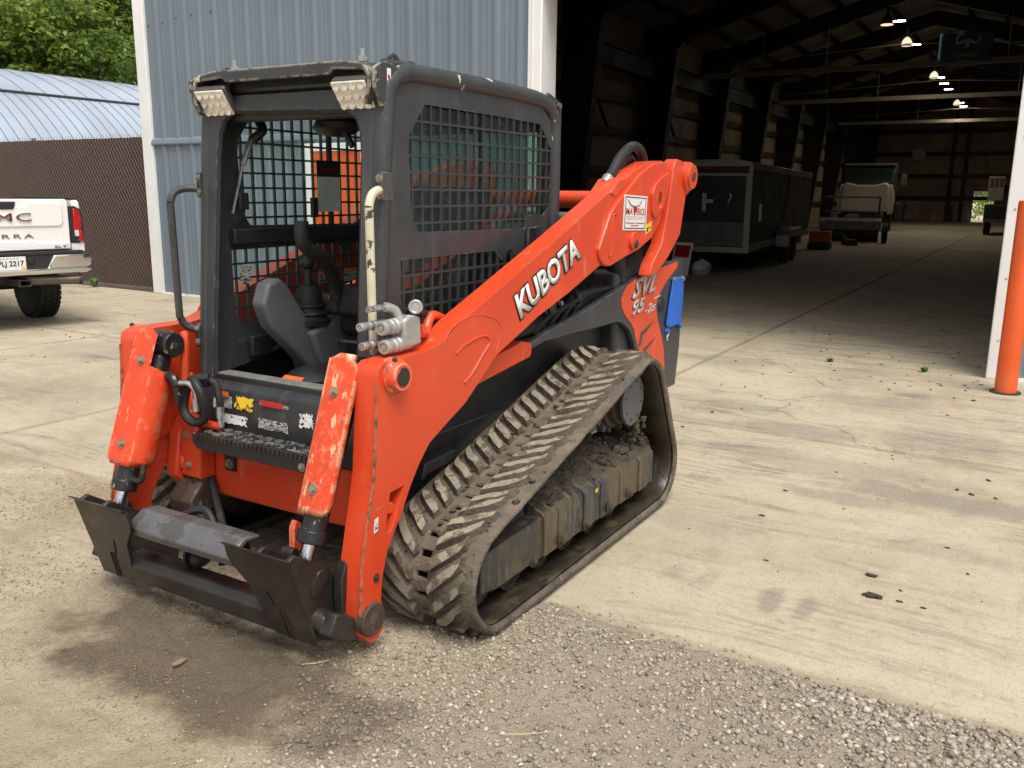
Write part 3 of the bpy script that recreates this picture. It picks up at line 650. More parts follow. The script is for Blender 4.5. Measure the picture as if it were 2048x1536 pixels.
for yy in (-3.2, -2.4):
    m = MB(); m.b2(XI1 + .002, XI1 + .26, yy - .12, yy + .12, 0, ZR - .5); m.build('end_post', 'inner_steel', bld)
for k in range(9):
    m = MB(); m.b2(XI1 + .03, XI1 + .05, -2.2, 2.6, 2.3 + k * .55, 2.32 + k * .55); m.build('door_section_joint', 'inner_steel', bld)
for i, x in enumerate((-26.5, -36.2, -48.9)):
    m = MB(); m.b2(x - .06, x + .06, YL + .6, YR - .6, 5.36, 5.52); m.tube([(x, YL + .9, 5.75), (x, YM, 6.05), (x, YR - .9, 5.75)], .015, 5)
    for yy in (-6, -4, 1): m.tube([(x, yy, 5.5), (x, yy, 6.9)], .012, 5)
    m.build('tie_beam', 'inner_beam', bld)
m = MB(); m.b2(XI1 + .05, XI1 + .35, -5.6, -4.8, 3.9, 4.6); m.build('wall_cabinet', 'cab_white', bld)
# pipes along the left wall
for zz, yy in ((2.05, YL + .3), (1.0, YL + .28)):
    m = MB(); m.tube([(XI0 - 2, yy, zz), (XI0 - 22, yy, zz + .05), (XI0 - 40, yy, zz)], .022, 6); m.build('wall_pipe', 'rusty', bld)
def led(x, z):
    t = thing('led_panel', 'small bright LED panel hung under the workshop roof', 'ceiling light', (x, -2.0, z), 0, 'LED panels in the dark workshop')
    m = MB(); m.box((0, 0, .06), (.22, .36, .05)); m.build('housing', 'dull_grey', t, bevel=.008)
    m = MB(); m.box((0, 0, .03), (.19, .33, .02)); m.build('diffuser', 'led', t)
    la = bpy.data.lights.new('led_light', 'AREA'); la.shape = 'RECTANGLE'; la.size = .19; la.size_y = .33; la.energy = LEDW * (1.9 if x < -38 else 1); la.color = (1, .86, .66); lo_ = bpy.data.objects.new('led_light', la); COL.objects.link(lo_); lo_.parent = t; lo_.location = (0, 0, .012)
    m = MB(); m.tube([(0, -.12, .08), (0, -.12, 1.3)], .006, 5); m.tube([(0, .12, .08), (0, .12, 1.3)], .006, 5); m.build('hanger', 'dull_grey', t)
LEDW = 11
for x, z in ((-26.55, 6.69), (-30.37, 6.55), (-34.52, 6.45), (-38.5, 6.38), (-40.2, 6.32), (-42.2, 6.29), (-48.3, 6.23), (-50.4, 6.23)): led(x, z)
def dome(x, z, lit=True):
    t = thing('dome_light', 'glowing prismatic dome light hung under the workshop roof' if lit else 'black bell lamp with a glowing orange mouth hung from the workshop roof', 'ceiling light', (x, -2.0, z), 0, 'dome lights in the dark workshop' if lit else None)
    m = MB(); m.lathe((0, 0, 0), (0, 0, 1), [(0, .16), (.02, .165), (.08, .16), (.16, .135), (.22, .09), (.26, .05), (.27, .02)], 20); m.build('shade', 'dome' if lit else 'dull_dark', t)
    if lit: m = MB(); m.ring((0, 0, -.01), (0, 0, .02), .172, .15, 20); m.build('rim', 'dull_grey', t)
    else: m = MB(); m.ring((0, 0, -.012), (0, 0, .004), .165, .05, 20); m.build('mouth', 'warm_ring', t)  # dark shade gets a glowing ring in its mouth
    m = MB(); m.cyl((0, 0, .27), (0, 0, .48), .05, seg=12); m.tube([(0, 0, .48), (0, 0, 1.4)], .012, 6); m.build('ballast', 'dull_grey', t)
for x, z in ((-28.5, 6.28), (-36.4, 6.15), (-46.7, 6.0)): dome(x, z)
dome(-24.5, 6.30, False)
# banner tied to the first tie beam
bn = thing('banner', 'dark blue banner with a horned skull hanging from a tie beam', 'banner', (-26.35, -.355, -.60))
m = MB(); nb = 18; vs = []
for j in range(7):
    for i in range(nb + 1): yy = -.45 + 1.42 * i / nb; vs.append((.03 * math.sin(i * .9) + .02 * math.sin(j), yy, 6.85 - .80 * j / 6 - .03 * math.sin(i * .5)))
m.add(vs, [(j * (nb + 1) + i, j * (nb + 1) + i + 1, (j + 1) * (nb + 1) + i + 1, (j + 1) * (nb + 1) + i) for j in range(6) for i in range(nb)]); o = m.build('cloth', 'banner', bn); k = o.modifiers.new('t', 'SOLIDIFY'); k.thickness = .004
text('lettering', 'CORNWELL', (.085, .0, 6.14), (0, .60, 0), (0, 0, .12), 'banner_print', bn, off=.02)
m = MB()
m.tube([(.09, .20, 6.58), (.09, .06, 6.52), (.09, .02, 6.64), (.09, .08, 6.76)], [.04, .03, .02, .012], 6, 6)
m.tube([(.09, .38, 6.58), (.09, .52, 6.52), (.09, .62, 6.64), (.09, .58, 6.76)], [.04, .03, .02, .012], 6, 6)
m.prism([(.18, 6.62), (.29, 6.64), (.40, 6.62), (.36, 6.52), (.33, 6.38), (.25, 6.38), (.22, 6.52)], .082, .096, 'x'); m.build('horned_skull', 'banner_print', bn)

# bollard by the doorway
bo = thing('bollard', 'orange painted pipe bollard standing beside the door trim', 'bollard', (-4.90, 2.385, 0))
m = MB(); m.lathe((0, 0, 0), (0, 0, 1), [(0, .084), (1.55, .084), (1.575, .080), (1.58, .0)], 32); m.build('pipe', 'bollard', bo)
m = MB(); m.ring((0, 0, 0), (0, 0, .012), .12, .083, 24); m.build('dirt_collar', 'clod', bo)

# ================================================================== fence
fe = thing('chain_link_fence', 'chain-link fence filled with brown privacy slats beside the blue building', 'fence', (-5.62, 0, 0))
F0, F1, FH = -15.6, -9.36, 2.40
m = MB(); yy = F0
while yy < F1 - .03:
    m.b2(-.006, .006, yy + .002, yy + .060, .06, FH - .05 + .012 * random.random()); yy += .064
stuff(m.build('slat_rows', 'slat', fe, smooth=0))
m = MB(); step = .076; L = FH - .06
def wire(p, q, r=.0028):
    p, q = Vector(p), Vector(q); d = (q - p).normalized(); w = Vector((1, 0, 0)) * r; v = d.cross(Vector((1, 0, 0))) * r
    m.add([p + w, p + v, p - w, p - v, q + w, q + v, q - w, q - v], [(0, 1, 5, 4), (1, 2, 6, 5), (2, 3, 7, 6), (3, 0, 4, 7)])
sl = .62; yy = F0 - L * sl
while yy < F1:
    for x, y0, y1 in ((.012, yy, yy + L * sl), (.017, yy + L * sl, yy)):
        z0, z1 = .04, .04 + L; a, b = y0, y1
        def clip(a, za, b, zb):
            lo, hi = F0, F1
            P = [(a, za), (b, zb)]
            if a > b: P = P[::-1]
            (a, za), (b, zb) = P
            if b < lo or a > hi: return None
            if a < lo: za += (zb - za) * (lo - a) / (b - a); a = lo
            if b > hi: zb = za + (zb - za) * (hi - a) / (b - a); b = hi
            return a, za, b, zb
        c_ = clip(a, z0, b, z1)
        if c_: wire((x, c_[0], c_[1]), (x, c_[2], c_[3]))
    yy += step
stuff(m.build('wire_mesh', 'wire', fe, smooth=0))
m = MB(); yy = F0
while yy < F1:
    m.add([(.01, yy, FH - .02), (.014, yy + .02, FH - .02), (.012, yy + .01, FH + .03)], [(0, 1, 2)]); m.add([(.01, yy, .05), (.014, yy + .024, .05), (.012, yy + .012, .0)], [(0, 1, 2)]); yy += step
stuff(m.build('wire_tips', 'wire', fe, smooth=0))
for yy in (-9.40, -12.4, -15.4):
    m = MB(); m.cyl((-.05, yy, 0), (-.05, yy, FH), .036, seg=14); m.build('post', 'dull_grey', fe)
m = MB(); m.cyl((-.03, F0, FH - .06), (-.03, F1, FH - .06), .02, seg=10); m.build('top_rail', 'dull_grey', fe)
m = MB(); m.b2(.012, .022, F1 - .012, F1 + .012, .05, FH); m.build('tension_bar', 'zinc', fe)

# ================================================================== quonset hut
hut = thing('quonset_hut', 'pale galvanised arched hut with curved sheets rising behind the brown fence', 'building', (0, -24.2, 0))
HR, HC = 6.6, -1.75      # arc radius and centre height: ridge at z = 5.05
def arc(t): return HR * math.sin(t), HC + HR * math.cos(t)      # (across, up), t = 0 at ridge
tmax = math.acos(-HC / HR) - .001
hut_cache = {}
def hut_sheet(x, w, t0, t1, lift):
    key = (w, t0, t1, lift)
    if key in hut_cache: o = link('roof_sheet', hut_cache[key], hut)
    else:
        m = MB(); n = 12; prof = [(0, 0), (.004, .016), (.016, .016), (.020, 0), (w * .5, .004), (w, 0)]
        vs = []
        for i in range(n + 1):
            t = t0 + (t1 - t0) * i / n
            for dx, h in prof:
                yy, zz = HR * math.sin(t), HC + HR * math.cos(t); vs.append((-dx, yy + (h + lift) * math.sin(t), zz + (h + lift) * math.cos(t)))
        k = len(prof); m.add(vs, [(i * k + j, i * k + j + 1, (i + 1) * k + j + 1, (i + 1) * k + j) for i in range(n) for j in range(k - 1)]); m.mi = [1 if j < 3 else 0 for i in range(n) for j in range(k - 1)]
        o = m.build('roof_sheet', ['hut_metal', 'hut_seam'], hut, smooth=30); hut_cache[key] = o.data
    o.location = (x, 0, 0); return o
ts = .52
for i in range(60):
    x = -6.5 - i * .3
    if i % 2 == 0: hut_sheet(x, .6, -ts, ts, .05)
    hut_sheet(x, .3, ts, tmax, 0)
m = MB(); m.prism([(HR * math.sin(-ts), HC + HR * math.cos(ts)), (0, 4.7), (HR * math.sin(ts), HC + HR * math.cos(ts)), (HR * math.sin(tmax) - .1, 0), (-HR * math.sin(tmax) + .1, 0)], -6.7, -6.6, 'x'); m.build('end_wall', 'hut_end', hut)
m = MB(); n = 10; m.add([(x, -HR * math.sin(ts + (tmax - ts) * i / n), HC + HR * math.cos(ts + (tmax - ts) * i / n)) for i in range(n + 1) for x in (-6.5, -24.5)], [(2 * i, 2 * i + 1, 2 * i + 3, 2 * i + 2) for i in range(n)]); m.build('roof_back', 'hut_metal', hut)
a_, b_ = arc(ts); m = MB(); m.tube([(-6.5, a_ + .012, b_ + .03), (-24.5, a_ + .012, b_ + .03)], .034, 8); m.build('lap_seam', 'hut_lap', hut)

# ================================================================== trees behind the hut
def tree(x, y, h, rad, seed, mat, label, nleaf=9000):
    r = random.Random(seed); rg = np.random.default_rng(seed)
    t = thing('deciduous_tree', label, 'tree', (x, y, 0), 0, 'trees behind the hut')
    m = MB(); tips = []
    m.tube([(0, 0, 0), (.1, .05, h * .25), (-.05, .1, h * .5), (.1, 0, h * .85)], [.30, .26, .2, .14, .08], 9, 5)
    for k in range(16):
        z0 = h * (.12 + .72 * k / 16); a = k * 2.4 + r.random(); L = rad * (1.05 - .45 * abs(z0 / h - .45)) * (.75 + .4 * r.random())
        p0 = Vector((0, 0, z0)); p2 = p0 + Vector((math.cos(a) * L, math.sin(a) * L, L * .45)); p1 = (p0 + p2) / 2 + Vector((0, 0, -.1 * L))
        m.tube([p0, p1, p2], [.09, .06, .025], 6, 4); tips += [p1, (p1 + p2) / 2, p2, p2 + Vector((r.uniform(-1, 1), r.uniform(-1, 1), r.uniform(0, 1.2)))]
    m.build('trunk', 'bark', t)
    cl = []
    for p in tips:
        for _ in range(3): cl.append((p + Vector((r.gauss(0, .65), r.gauss(0, .65), r.gauss(0, .6))), .5 + .55 * r.random()))
    ci = rg.integers(0, len(cl), nleaf); C0 = np.array([list(c_[0]) for c_ in cl])[ci]; S0 = np.array([c_[1] for c_ in cl])[ci][:, None]
    nz = lambda v: v / np.linalg.norm(v, axis=1, keepdims=True)
    d = nz(rg.standard_normal((nleaf, 3))); p = C0 + d * S0 * (.45 + .6 * rg.random((nleaf, 1))) * np.array([1.1, 1.1, .6])
    n_ = nz(d * .6 + np.array([0, 0, .8]) + .5 * rg.standard_normal((nleaf, 3))); u = nz(np.cross(n_, rg.standard_normal((nleaf, 3)))); w = np.cross(n_, u); s2 = .08 + .08 * rg.random((nleaf, 1))
    V = np.stack([p - u * s2, p + w * s2 * .65 + n_ * .02, p + u * s2, p - w * s2 * .65 + n_ * .02], axis=1)
    me = bpy.data.meshes.new('crown'); me.from_pydata(V.reshape(-1, 3).tolist(), [], [(4 * i, 4 * i + 1, 4 * i + 2, 4 * i + 3) for i in range(nleaf)]); me.materials.append(M[mat]); o = link('crown', me, t)
    return t
TL_ = ['tall leafy tree with bright green crown above the hut', 'dark green tree crowding behind the hut ridge', 'broad mid-green tree beyond the hut roof']
for i, (x, y, h, rad, mt) in enumerate([(-13, -36.5, 12, 3.4, 'leaf_a'), (-17.5, -35, 11, 3.2, 'leaf_a'), (-22, -34, 11.5, 3.3, 'leaf_b'), (-9.5, -39, 13, 3.6, 'leaf_b'), (-19.5, -40.5, 14, 4.0, 'leaf_b'), (-27, -36, 12.5, 3.6, 'leaf_a'), (-14, -42, 14.5, 4.0, 'leaf_a'), (-26, -43, 15, 4.2, 'leaf_b'), (-32, -41, 13, 3.6, 'leaf_a'), (-20, -47, 15, 4.2, 'leaf_b'), (-10, -47, 15, 4.2, 'leaf_b'), (-31, -50, 16, 4.4, 'leaf_a')]):
    tree(x, y, h, rad, 100 + i, mt, TL_[0 if mt == 'leaf_a' else 1], 26000 if i < 6 else 16000)
# shrubs seen through the far opening
sh = thing('far_shrub', 'sunlit green shrub beyond the small far opening', 'shrub', (-68, -1.5, 0)); rg2 = np.random.default_rng(4); m = MB()
for _ in range(900):
    p = Vector(rg2.standard_normal(3) * (1, 1.3, .7)) + Vector((0, 0, 1.1)); u = Vector(rg2.standard_normal(3)).normalized() * .13; w = u.orthogonal().normalized() * .08
    if p.z > .05: m.add([p - u, p + w, p + u, p - w], [(0, 1, 2, 3)])
m.build('foliage', 'leaf_a', sh, smooth=0)

# ================================================================== compact track loader
# X = forward, Y = the machine's left, ground at z = 0
LD = thing('track_loader', 'orange and black compact track loader with muddy rubber tracks, arms lowered', 'track loader')
def shear(m, fn):
    m.v = [tuple(fn(Vector(p))) for p in m.v]; return m
def P3(y): return lambda q: (q[0], y, q[1])

# --- chassis
m = MB(); m.b2(-1.5, .92, -.50, .50, .30, .655); m.build('chassis', 'black', LD, bevel=.02)
for s in (1, -1): m = MB(); m.b2(-1.5, .90, s * .478, s * .50, .64, .93); m.build('chassis_side', 'black', LD, bevel=.006)
m = MB(); m.prism([(-.565, .64), (-.46, .60), (-.44, .565), (.44, .565), (.46, .60), (.565, .64), (.565, .36), (.50, .33), (-.50, .33), (-.565, .36)], .935, .985, 'x'); m.build('front_crossmember', 'orange', LD, bevel=.012)
for s in (-1, 1):
    m = MB(); m.prism([(.95, .33), (1.02, .33), (1.09, .42), (1.06, .60), (.98, .70), (.93, .66)], s * .495, s * .562); m.build('chassis_cheek', 'orange', LD, bevel=.01)
    m = MB(); m.cyl((1.02, s * .47, .47), (1.02, s * .58, .47), .055, seg=24); m.build('chassis_boss', 'orange', LD, bevel=.006)
m = MB(); m.prism([(.93, .56), (.985, .565), (1.005, .62), (1.0, .74), (.985, .80), (.95, .83), (.90, .832)], -.455, .455); kp = m.build('kick_panel', 'black_dust', LD, bevel=.022, bseg=4)
m = MB(); m.b2(.86, .948, -.385, .385, .822, .848); m.build('door_sill', 'plastic_dark', LD, bevel=.004)
for k in range(5): m = MB(); m.b2(.876 + k * .014, .883 + k * .014, -.38, .38, .847, .852); m.build('sill_rib', 'alu', LD)
m = MB(); m.tube([(.88, -.2, .36), (.88, .33, .36)], .012, 8); m.build('skid_rod', 'rusty', LD)
# step with punched holes and toothed lip
stp = MB(); holes = []
for i in range(11):
    for j in range(2): cy = -.285 + i * .057; cx = 1.03 + j * .05; holes.append([(cx + .013 * math.cos(a * math.pi / 4), cy + .013 * math.sin(a * math.pi / 4)) for a in range(8)])
stp.prism([(.985, -.335), (1.115, -.335), (1.125, -.31), (1.125, .31), (1.115, .335), (.985, .335)], .632, .640, 'z', holes=holes); st = stp.build('step', 'step_metal', LD, smooth=0)
for hl in holes:
    cx, cy = sum(p[0] for p in hl) / 8, sum(p[1] for p in hl) / 8
    m = MB(); m.ring((cx, cy, .64), (cx, cy, .645), .017, .012, 10); m.build('grip_hole_rim', 'step_metal', st)
m = MB(); pts = [(-.325, .585)]; n = 26
m.prism([(-.33, .60), (-.30, .578), (.30, .578), (.33, .60), (.33, .634), (-.33, .634)], 1.118, 1.128, 'x'); m.build('step_skirt', 'black', st, bevel=.003)
tl = MB()
for k in range(n): yy = -.29 + .58 * k / (n - 1); tl.b2(1.121, 1.135, yy - .007, yy + .007, .626, .645)
stuff(tl.build('step_teeth', 'steel', st, smooth=0))
for yy in (-.27, .22):
    m = MB(); m.b2(.984, .997, yy - .03, yy + .03, .455, .56); m.b2(.99, 1.06, yy - .03, yy - .024, .57, .632); m.build('step_bracket', 'black', LD, bevel=.002); bolt(LD, (.997, yy, .485), (1, 0, 0), .014)
bolt(LD, (1.128, .27, .60), (1, 0, 0), .011)
# decals on the kick panel
def kdec(name, y0, y1, z0, z1, mat, jag, n=8):
    z0 += .012; z1 += .012
    return quad_card(name, (1.0045 - .14 * (z0 - .66) * 0, y0, z0), (0, y1 - y0, 0), (-.016 * (z1 - z0) / .12, 0, z1 - z0), mat, kp, .0015, .001, jag, n)
kdec('warning_decal', -.315, -.225, .715, .765, 'torn_grey', .12); kdec('warning_header', -.315, -.24, .762, .785, 'orange_ink', .2)
kdec('torn_decal', -.34, -.315, .705, .755, 'torn_white', .5)
kdec('caution_decal', -.215, -.10, .713, .775, 'yellow', .45, 10); kdec('spec_decal', -.085, .085, .655, .765, 'torn_grey', .12); kdec('spec_header', -.075, .075, .752, .776, 'red_ink', .3)
kdec('torn_decal', -.325, -.14, .650, .698, 'torn_white', .22, 12); kdec('torn_decal', .135, .22, .690, .755, 'torn_white', .4, 10)
for yy in (-.19, -.135):
    m = MB(); m.tube([(1.010, yy - .02, .725), (1.006, yy, .758), (1.010, yy + .02, .725), (1.010, yy - .02, .725)], .0018, 4); m.build('triangle_mark', 'ink', kp)
# orange hose cover left of the step
m = MB(); m.prism([(-.495, .42), (-.37, .415), (-.36, .60), (-.385, .655), (-.475, .66)], .99, 1.065, 'x'); hc = m.build('hose_cover', 'orange', LD, bevel=.006)
for z in (.47, .60): bolt(LD, (1.065, -.44, z), (1, 0, 0), .011)
# --- loader arms
TOP = [(1.172, .985), (1.168, 1.010), (1.156, 1.028), (1.135, 1.038), (1.04, 1.040), (.905, 1.040), (.834, 1.05), (.79, 1.065), (.752, 1.085), (.683, 1.12), (.562, 1.165), (.403, 1.223), (-.051, 1.391), (-.665, 1.625), (-.80, 1.672), (-.927, 1.718), (-1.125, 1.766), (-1.261, 1.775), (-1.345, 1.765), (-1.368, 1.74)]
BOT = [(-1.355, 1.68), (-1.285, 1.50), (-1.250, 1.447), (-1.134, 1.361), (-.97, 1.31), (-.729, 1.267), (-.616, 1.244), (-.544, 1.262), (-.194, 1.15), (.085, 1.074), (.209, 1.03), (.425, .956), (.533, .88), (.651, .802), (.791, .742), (.883, .70), (.948, .637), (.999, .572), (1.062, .474), (1.11, .41), (1.15, .34), (1.172, .27), (1.18, .2), (1.165, .14), (1.175, .085), (1.205, .062), (1.245, .062), (1.277, .098), (1.285, .181), (1.268, .369), (1.218, .567), (1.197, .659), (1.178, .859)]
POCK = [(1.118, .575), (1.04, .580), (1.098, .462), (1.125, .430), (1.15, .437)]
def arm(s):
    yi, yo = .575 * s, .675 * s
    m = MB(); m.prism(TOP + BOT, yi, yo, 'y', holes=[POCK]); A = m.build('lift_arm', 'orange', LD, bevel=.007, smooth=30)
    m = MB(); m.prism(POCK, .59 * s, .60 * s); m.build('pocket_plate', 'orange_old', A)
    m = MB(); m.cyl((1.10, .60 * s, .51), (1.10, .66 * s, .51), .022, seg=14); m.build('pocket_pin', 'orange_old', A, bevel=.004)
    # weld seam on the front edge, top cap plate overlap
    m = MB(); m.tube([(1.173, yo - .004 * s, .975), (1.180, yo - .004 * s, .86), (1.199, yo - .004 * s, .66), (1.220, yo - .004 * s, .566), (1.270, yo - .004 * s, .366), (1.286, yo - .004 * s, .18)], .0065, 6, 4); m.build('weld_seam', 'seam', A)
    # knuckle plate
    K = [(-.477, 1.335), (-.485, 1.30), (-.51, 1.272), (-.55, 1.252), (-.616, 1.246), (-.729, 1.269), (-.97, 1.312), (-1.134, 1.363), (-1.25, 1.450), (-1.345, 1.68), (-1.352, 1.735), (-1.26, 1.768), (-1.125, 1.758), (-.95, 1.702), (-.766, 1.606), (-.66, 1.55), (-.595, 1.50)]
    m = MB(); m.prism(K, yo - .01 * s, yo + .016 * s); m.build('knuckle_plate', 'orange', A, bevel=.008, bseg=3)
    m = MB(); sl = [(-.64 + .022 * math.cos(t) * 1.0, 1.483 + .022 * math.sin(t)) for t in np.linspace(0, math.pi, 7)] + [(-.60 + .022 * math.cos(t), 1.308 + .022 * math.sin(t)) for t in np.linspace(math.pi, 2 * math.pi, 7)]
    sli = [(-.64 + .012 * math.cos(t), 1.481 + .012 * math.sin(t)) for t in np.linspace(0, math.pi, 7)] + [(-.60 + .012 * math.cos(t), 1.310 + .012 * math.sin(t)) for t in np.linspace(math.pi, 2 * math.pi, 7)]
    m.prism(sl, yo + .01 * s, yo + .020 * s, holes=[sli]); m.build('slot_rib', 'orange', A, bevel=.003)
    pad = [(-1.09, 1.60), (-1.10, 1.50), (-1.125, 1.475), (-1.16, 1.475), (-1.270, 1.535), (-1.335, 1.69), (-1.32, 1.715), (-1.22, 1.69), (-1.13, 1.65)]
    hole = [(-1.20 + .026 * math.cos(t), 1.565 + .045 * math.sin(t)) for t in np.linspace(0, 2 * math.pi, 16, endpoint=False)]
    m = MB(); m.prism(pad, yo + .012 * s, yo + .030 * s, holes=[hole]); m.build('pivot_pad', 'orange', A, bevel=.004)
    m = MB(); m.cyl((-1.2, yo, 1.565), (-1.2, yo + .018 * s, 1.565), .022, seg=18); m.build('pivot_pin', 'rusty', A)
    m = MB(); m.cyl((-.866, yo, 1.36), (-.866, yo + .035 * s, 1.36), .046, seg=20); m.build('cylinder_boss', 'orange', A, bevel=.006)
    m = MB(); m.cyl((-.872, yo + .03 * s, 1.343), (-.872, yo + .044 * s, 1.343), .022, seg=14); m.build('cylinder_pin', 'bolt_dark', A, bevel=.003)
    # arm hinge boss at the elbow
    m = MB(); m.lathe((1.085, yo - .02 * s, .985), (0, s, 0), [(0, .062), (.035, .060), (.052, .050), (.060, .046)], 28); b = m.build('elbow_boss', 'orange_worn', A)
    m = MB(); m.cyl((1.085, yo + .03 * s, .985), (1.085, yo + .044 * s, .985), .033, seg=24); m.build('elbow_pin', 'steel', b, bevel=.003)
    bolt(A, (1.10, yo + .012 * s, 1.042), (0, s, .35), .010, 'bolt_dark', False)
    # embossed teardrop
    bead = [(.714, 1.004), (.659, 1.030), (.578, 1.046), (.515, 1.046), (.485, 1.030), (.488, 1.005), (.536, .968), (.603, .913), (.660, .882)]
    m = MB(); m.tube([(x, yo, z) for x, z in bead], .006, 6, 5); m.build('embossed_rib', 'orange', A)
    bead = [(.79, 1.05), (.759, 1.09), (.70, 1.118), (.60, 1.136), (.52, 1.128), (.433, 1.100), (.393, 1.061), (.40, 1.02), (.43, .97)]
    m = MB(); m.tube([(x, yo - .002 * s, z) for x, z in bead], .0042, 6, 5); m.build('embossed_rib', 'orange', A)
    # lower pin
    m = MB(); m.lathe((1.235, yo - .02 * s, .150), (0, s, 0), [(0, .060), (.03, .060), (.034, .056), (.034, .02), (.036, .018), (.036, 0)], 28); m.build('coupler_pin', 'rusty', A)
    m = MB(); m.prism([(1.17, .06), (1.25, .045), (1.30, .10), (1.30, .30), (1.27, .36), (1.20, .20)], yi - .012 * s, yi + .03 * s); m.build('fork_liner', 'steel', A, bevel=.006)
    for p in ((1.128, .365), (1.205, .292)): bolt(A, (p[0], yo, p[1]), (0, s, 0), .010, 'bolt_dark')
    # rear link
    L = [(-1.388, 1.735), (-1.405, 1.772), (-1.44, 1.79), (-1.51, 1.784), (-1.60, 1.755), (-1.672, 1.725), (-1.682, 1.69), (-1.668, 1.619), (-1.640, 1.60), (-1.60, 1.588), (-1.537, 1.369), (-1.36, 1.245), (-1.20, 1.17), (-1.10, 1.16), (-1.13, 1.22), (-1.262, 1.326), (-1.315, 1.475)]
    m = MB(); m.prism(L, .63 * s, .702 * s); lk = m.build('rear_link', 'orange', LD, bevel=.006)
    m = MB(); m.lathe((-1.605, .68 * s, 1.697), (0, s, 0), [(0, .085), (.04, .082), (.046, .07), (.060, .068)], 28); m.build('link_boss', 'orange', lk)
    m = MB(); m.cyl((-1.605, .72 * s, 1.697), (-1.605, .746 * s, 1.697), .028, seg=18); m.build('link_pin', 'rusty', lk, bevel=.003)
    # top hose saddle and cap flange
    m = MB(); m.prism([(-.60, 1.60), (-.70, 1.668), (-.80, 1.68), (-.84, 1.70), (-.84, 1.66), (-.66, 1.58)], yi - .01 * s, yo + .008 * s); m.build('top_flange', 'orange', A, bevel=.006)
    # hydraulic lines on the inner face
    for k in range(4):
        o_ = .035 * k
        m = MB(); m.tube([(.98 - o_ * .3, .565 * s, .62), (.93 - o_ * .4, .565 * s, .72), (.80 - o_, .565 * s, .86), (.55 - o_, .565 * s, .96 - o_ * .4), (.2, .565 * s, 1.08 - o_)], .011, 8, 5); m.build('hydraulic_line', 'orange', A)
    return A
AL = arm(1); AR = arm(-1)
m = MB(); m.cyl((-.95, -.58, 1.565), (-.95, .58, 1.565), .045, seg=24); m.build('cross_tube', 'orange', LD)
m = MB(); m.cyl((-.80, -.4, 1.47), (-.80, .45, 1.47), .03, seg=16); m.build('muffler_tube', 'steel_hub', LD)
# lettering on the left arm
F_ = .6765
KB = ((.240, F_, 1.078), (-.548, 0, .2305), (.056, 0, .104))
text('brand_lettering', 'KUBOTA', *KB, 'ink', AL, off=.085, lift=.0008, depth=.0006, nrm=Vector((0, 1, 0)), grow=.0075)
text('brand_lettering', 'KUBOTA', *KB, 'white', AL, off=.035, lift=.002, depth=.0006, nrm=Vector((0, 1, 0)))
# dealer plate
sg = quad_card('dealer_plate', (-.735, .6918, 1.418), (-.298, 0, -.010), (-.006, 0, .176), 'white', AL, .001, .002)
def on_sign(u0, u1, v0, v1):
    o = Vector((-.735, .6948, 1.418)); U = Vector((-.298, 0, -.010)); V = Vector((-.006, 0, .176)); return o + U * u0 + V * v0, U * (u1 - u0), V * (v1 - v0)
for (a_, b_, c_, d_) in [(.05, .95, .93, .955), (.05, .95, .045, .07), (.05, .07, .05, .95), (.93, .95, .05, .95)]:
    quad_card('plate_border', *on_sign(a_, b_, c_, d_), 'ink', sg, .0008, .0004)
for s_, box, mt, of in [('MA', (.10, .37, .44, .64), 'red_ink', .01), ('ERICK', (.55, .92, .44, .64), 'red_ink', .01), ('ENVIRONMENTAL EQUIPMENT', (.15, .85, .30, .345), 'decal_grey', 0)]:
    o_, u_, v_ = on_sign(*box); text('plate_lettering', s_, o_, u_, v_, mt, sg, off=of, lift=.0008, depth=.0004, nrm=Vector((0, 1, 0)))
rr_ = random.Random(2)
for (v0, v1, u0, u1, mt) in ((.375, .395, .12, .88, 'orange_ink'), (.19, .222, .10, .48, 'red_ink'), (.19, .222, .53, .90, 'red_ink'), (.12, .150, .33, .67, 'red_ink')):
    u = u0
    while u < u1:
        w = .012 + .03 * rr_.random(); quad_card('plate_fine_print', *on_sign(u, min(u + w, u1), v0, v1), mt, sg, .0008, .0004); u += w + .012
def sgp(u, v): o_, a_, b_ = on_sign(0, 1, 0, 1); return tuple(o_ + a_ * u + b_ * v + Vector((0, .0015, 0)))
m = MB(); m.add([sgp(.37, .70), sgp(.55, .70), sgp(.54, .56), sgp(.50, .50), sgp(.46, .40), sgp(.42, .50), sgp(.40, .58)], [(0, 1, 2, 3, 4, 5, 6)]); m.build('bull_head', 'red_ink', sg, smooth=0)
m = MB(); m.tube([sgp(.40, .70), sgp(.28, .72), sgp(.20, .80), sgp(.17, .86)], .0018, 5, 4); m.tube([sgp(.54, .70), sgp(.64, .72), sgp(.70, .80), sgp(.73, .86)], .0018, 5, 4); m.build('bull_horns', 'ink', sg)
ys = quad_card('caution_sticker', (-1.035, .6918, 1.385), (-.075, 0, .022), (-.004, 0, .05), 'yellow', AL, .001, .001)
quad_card('sticker_mark', (-1.050, .6932, 1.398), (-.018, 0, .004), (0, 0, .022), 'ink', ys, .0008, .0004); quad_card('sticker_mark', (-1.078, .6932, 1.414), (-.022, 0, .007), (0, 0, .008), 'ink', ys, .0008, .0004)
quad_card('small_label', (1.213, .6755, .455), (-.022, 0, .006), (-.004, 0, .048), 'torn_white', AL, .001, .001)
quad_card('worn_decal', (.93, .615, 1.0425), (-.10, 0, .012), (-.006, .035, 0), 'torn_white', AL, .006, .001, .4)
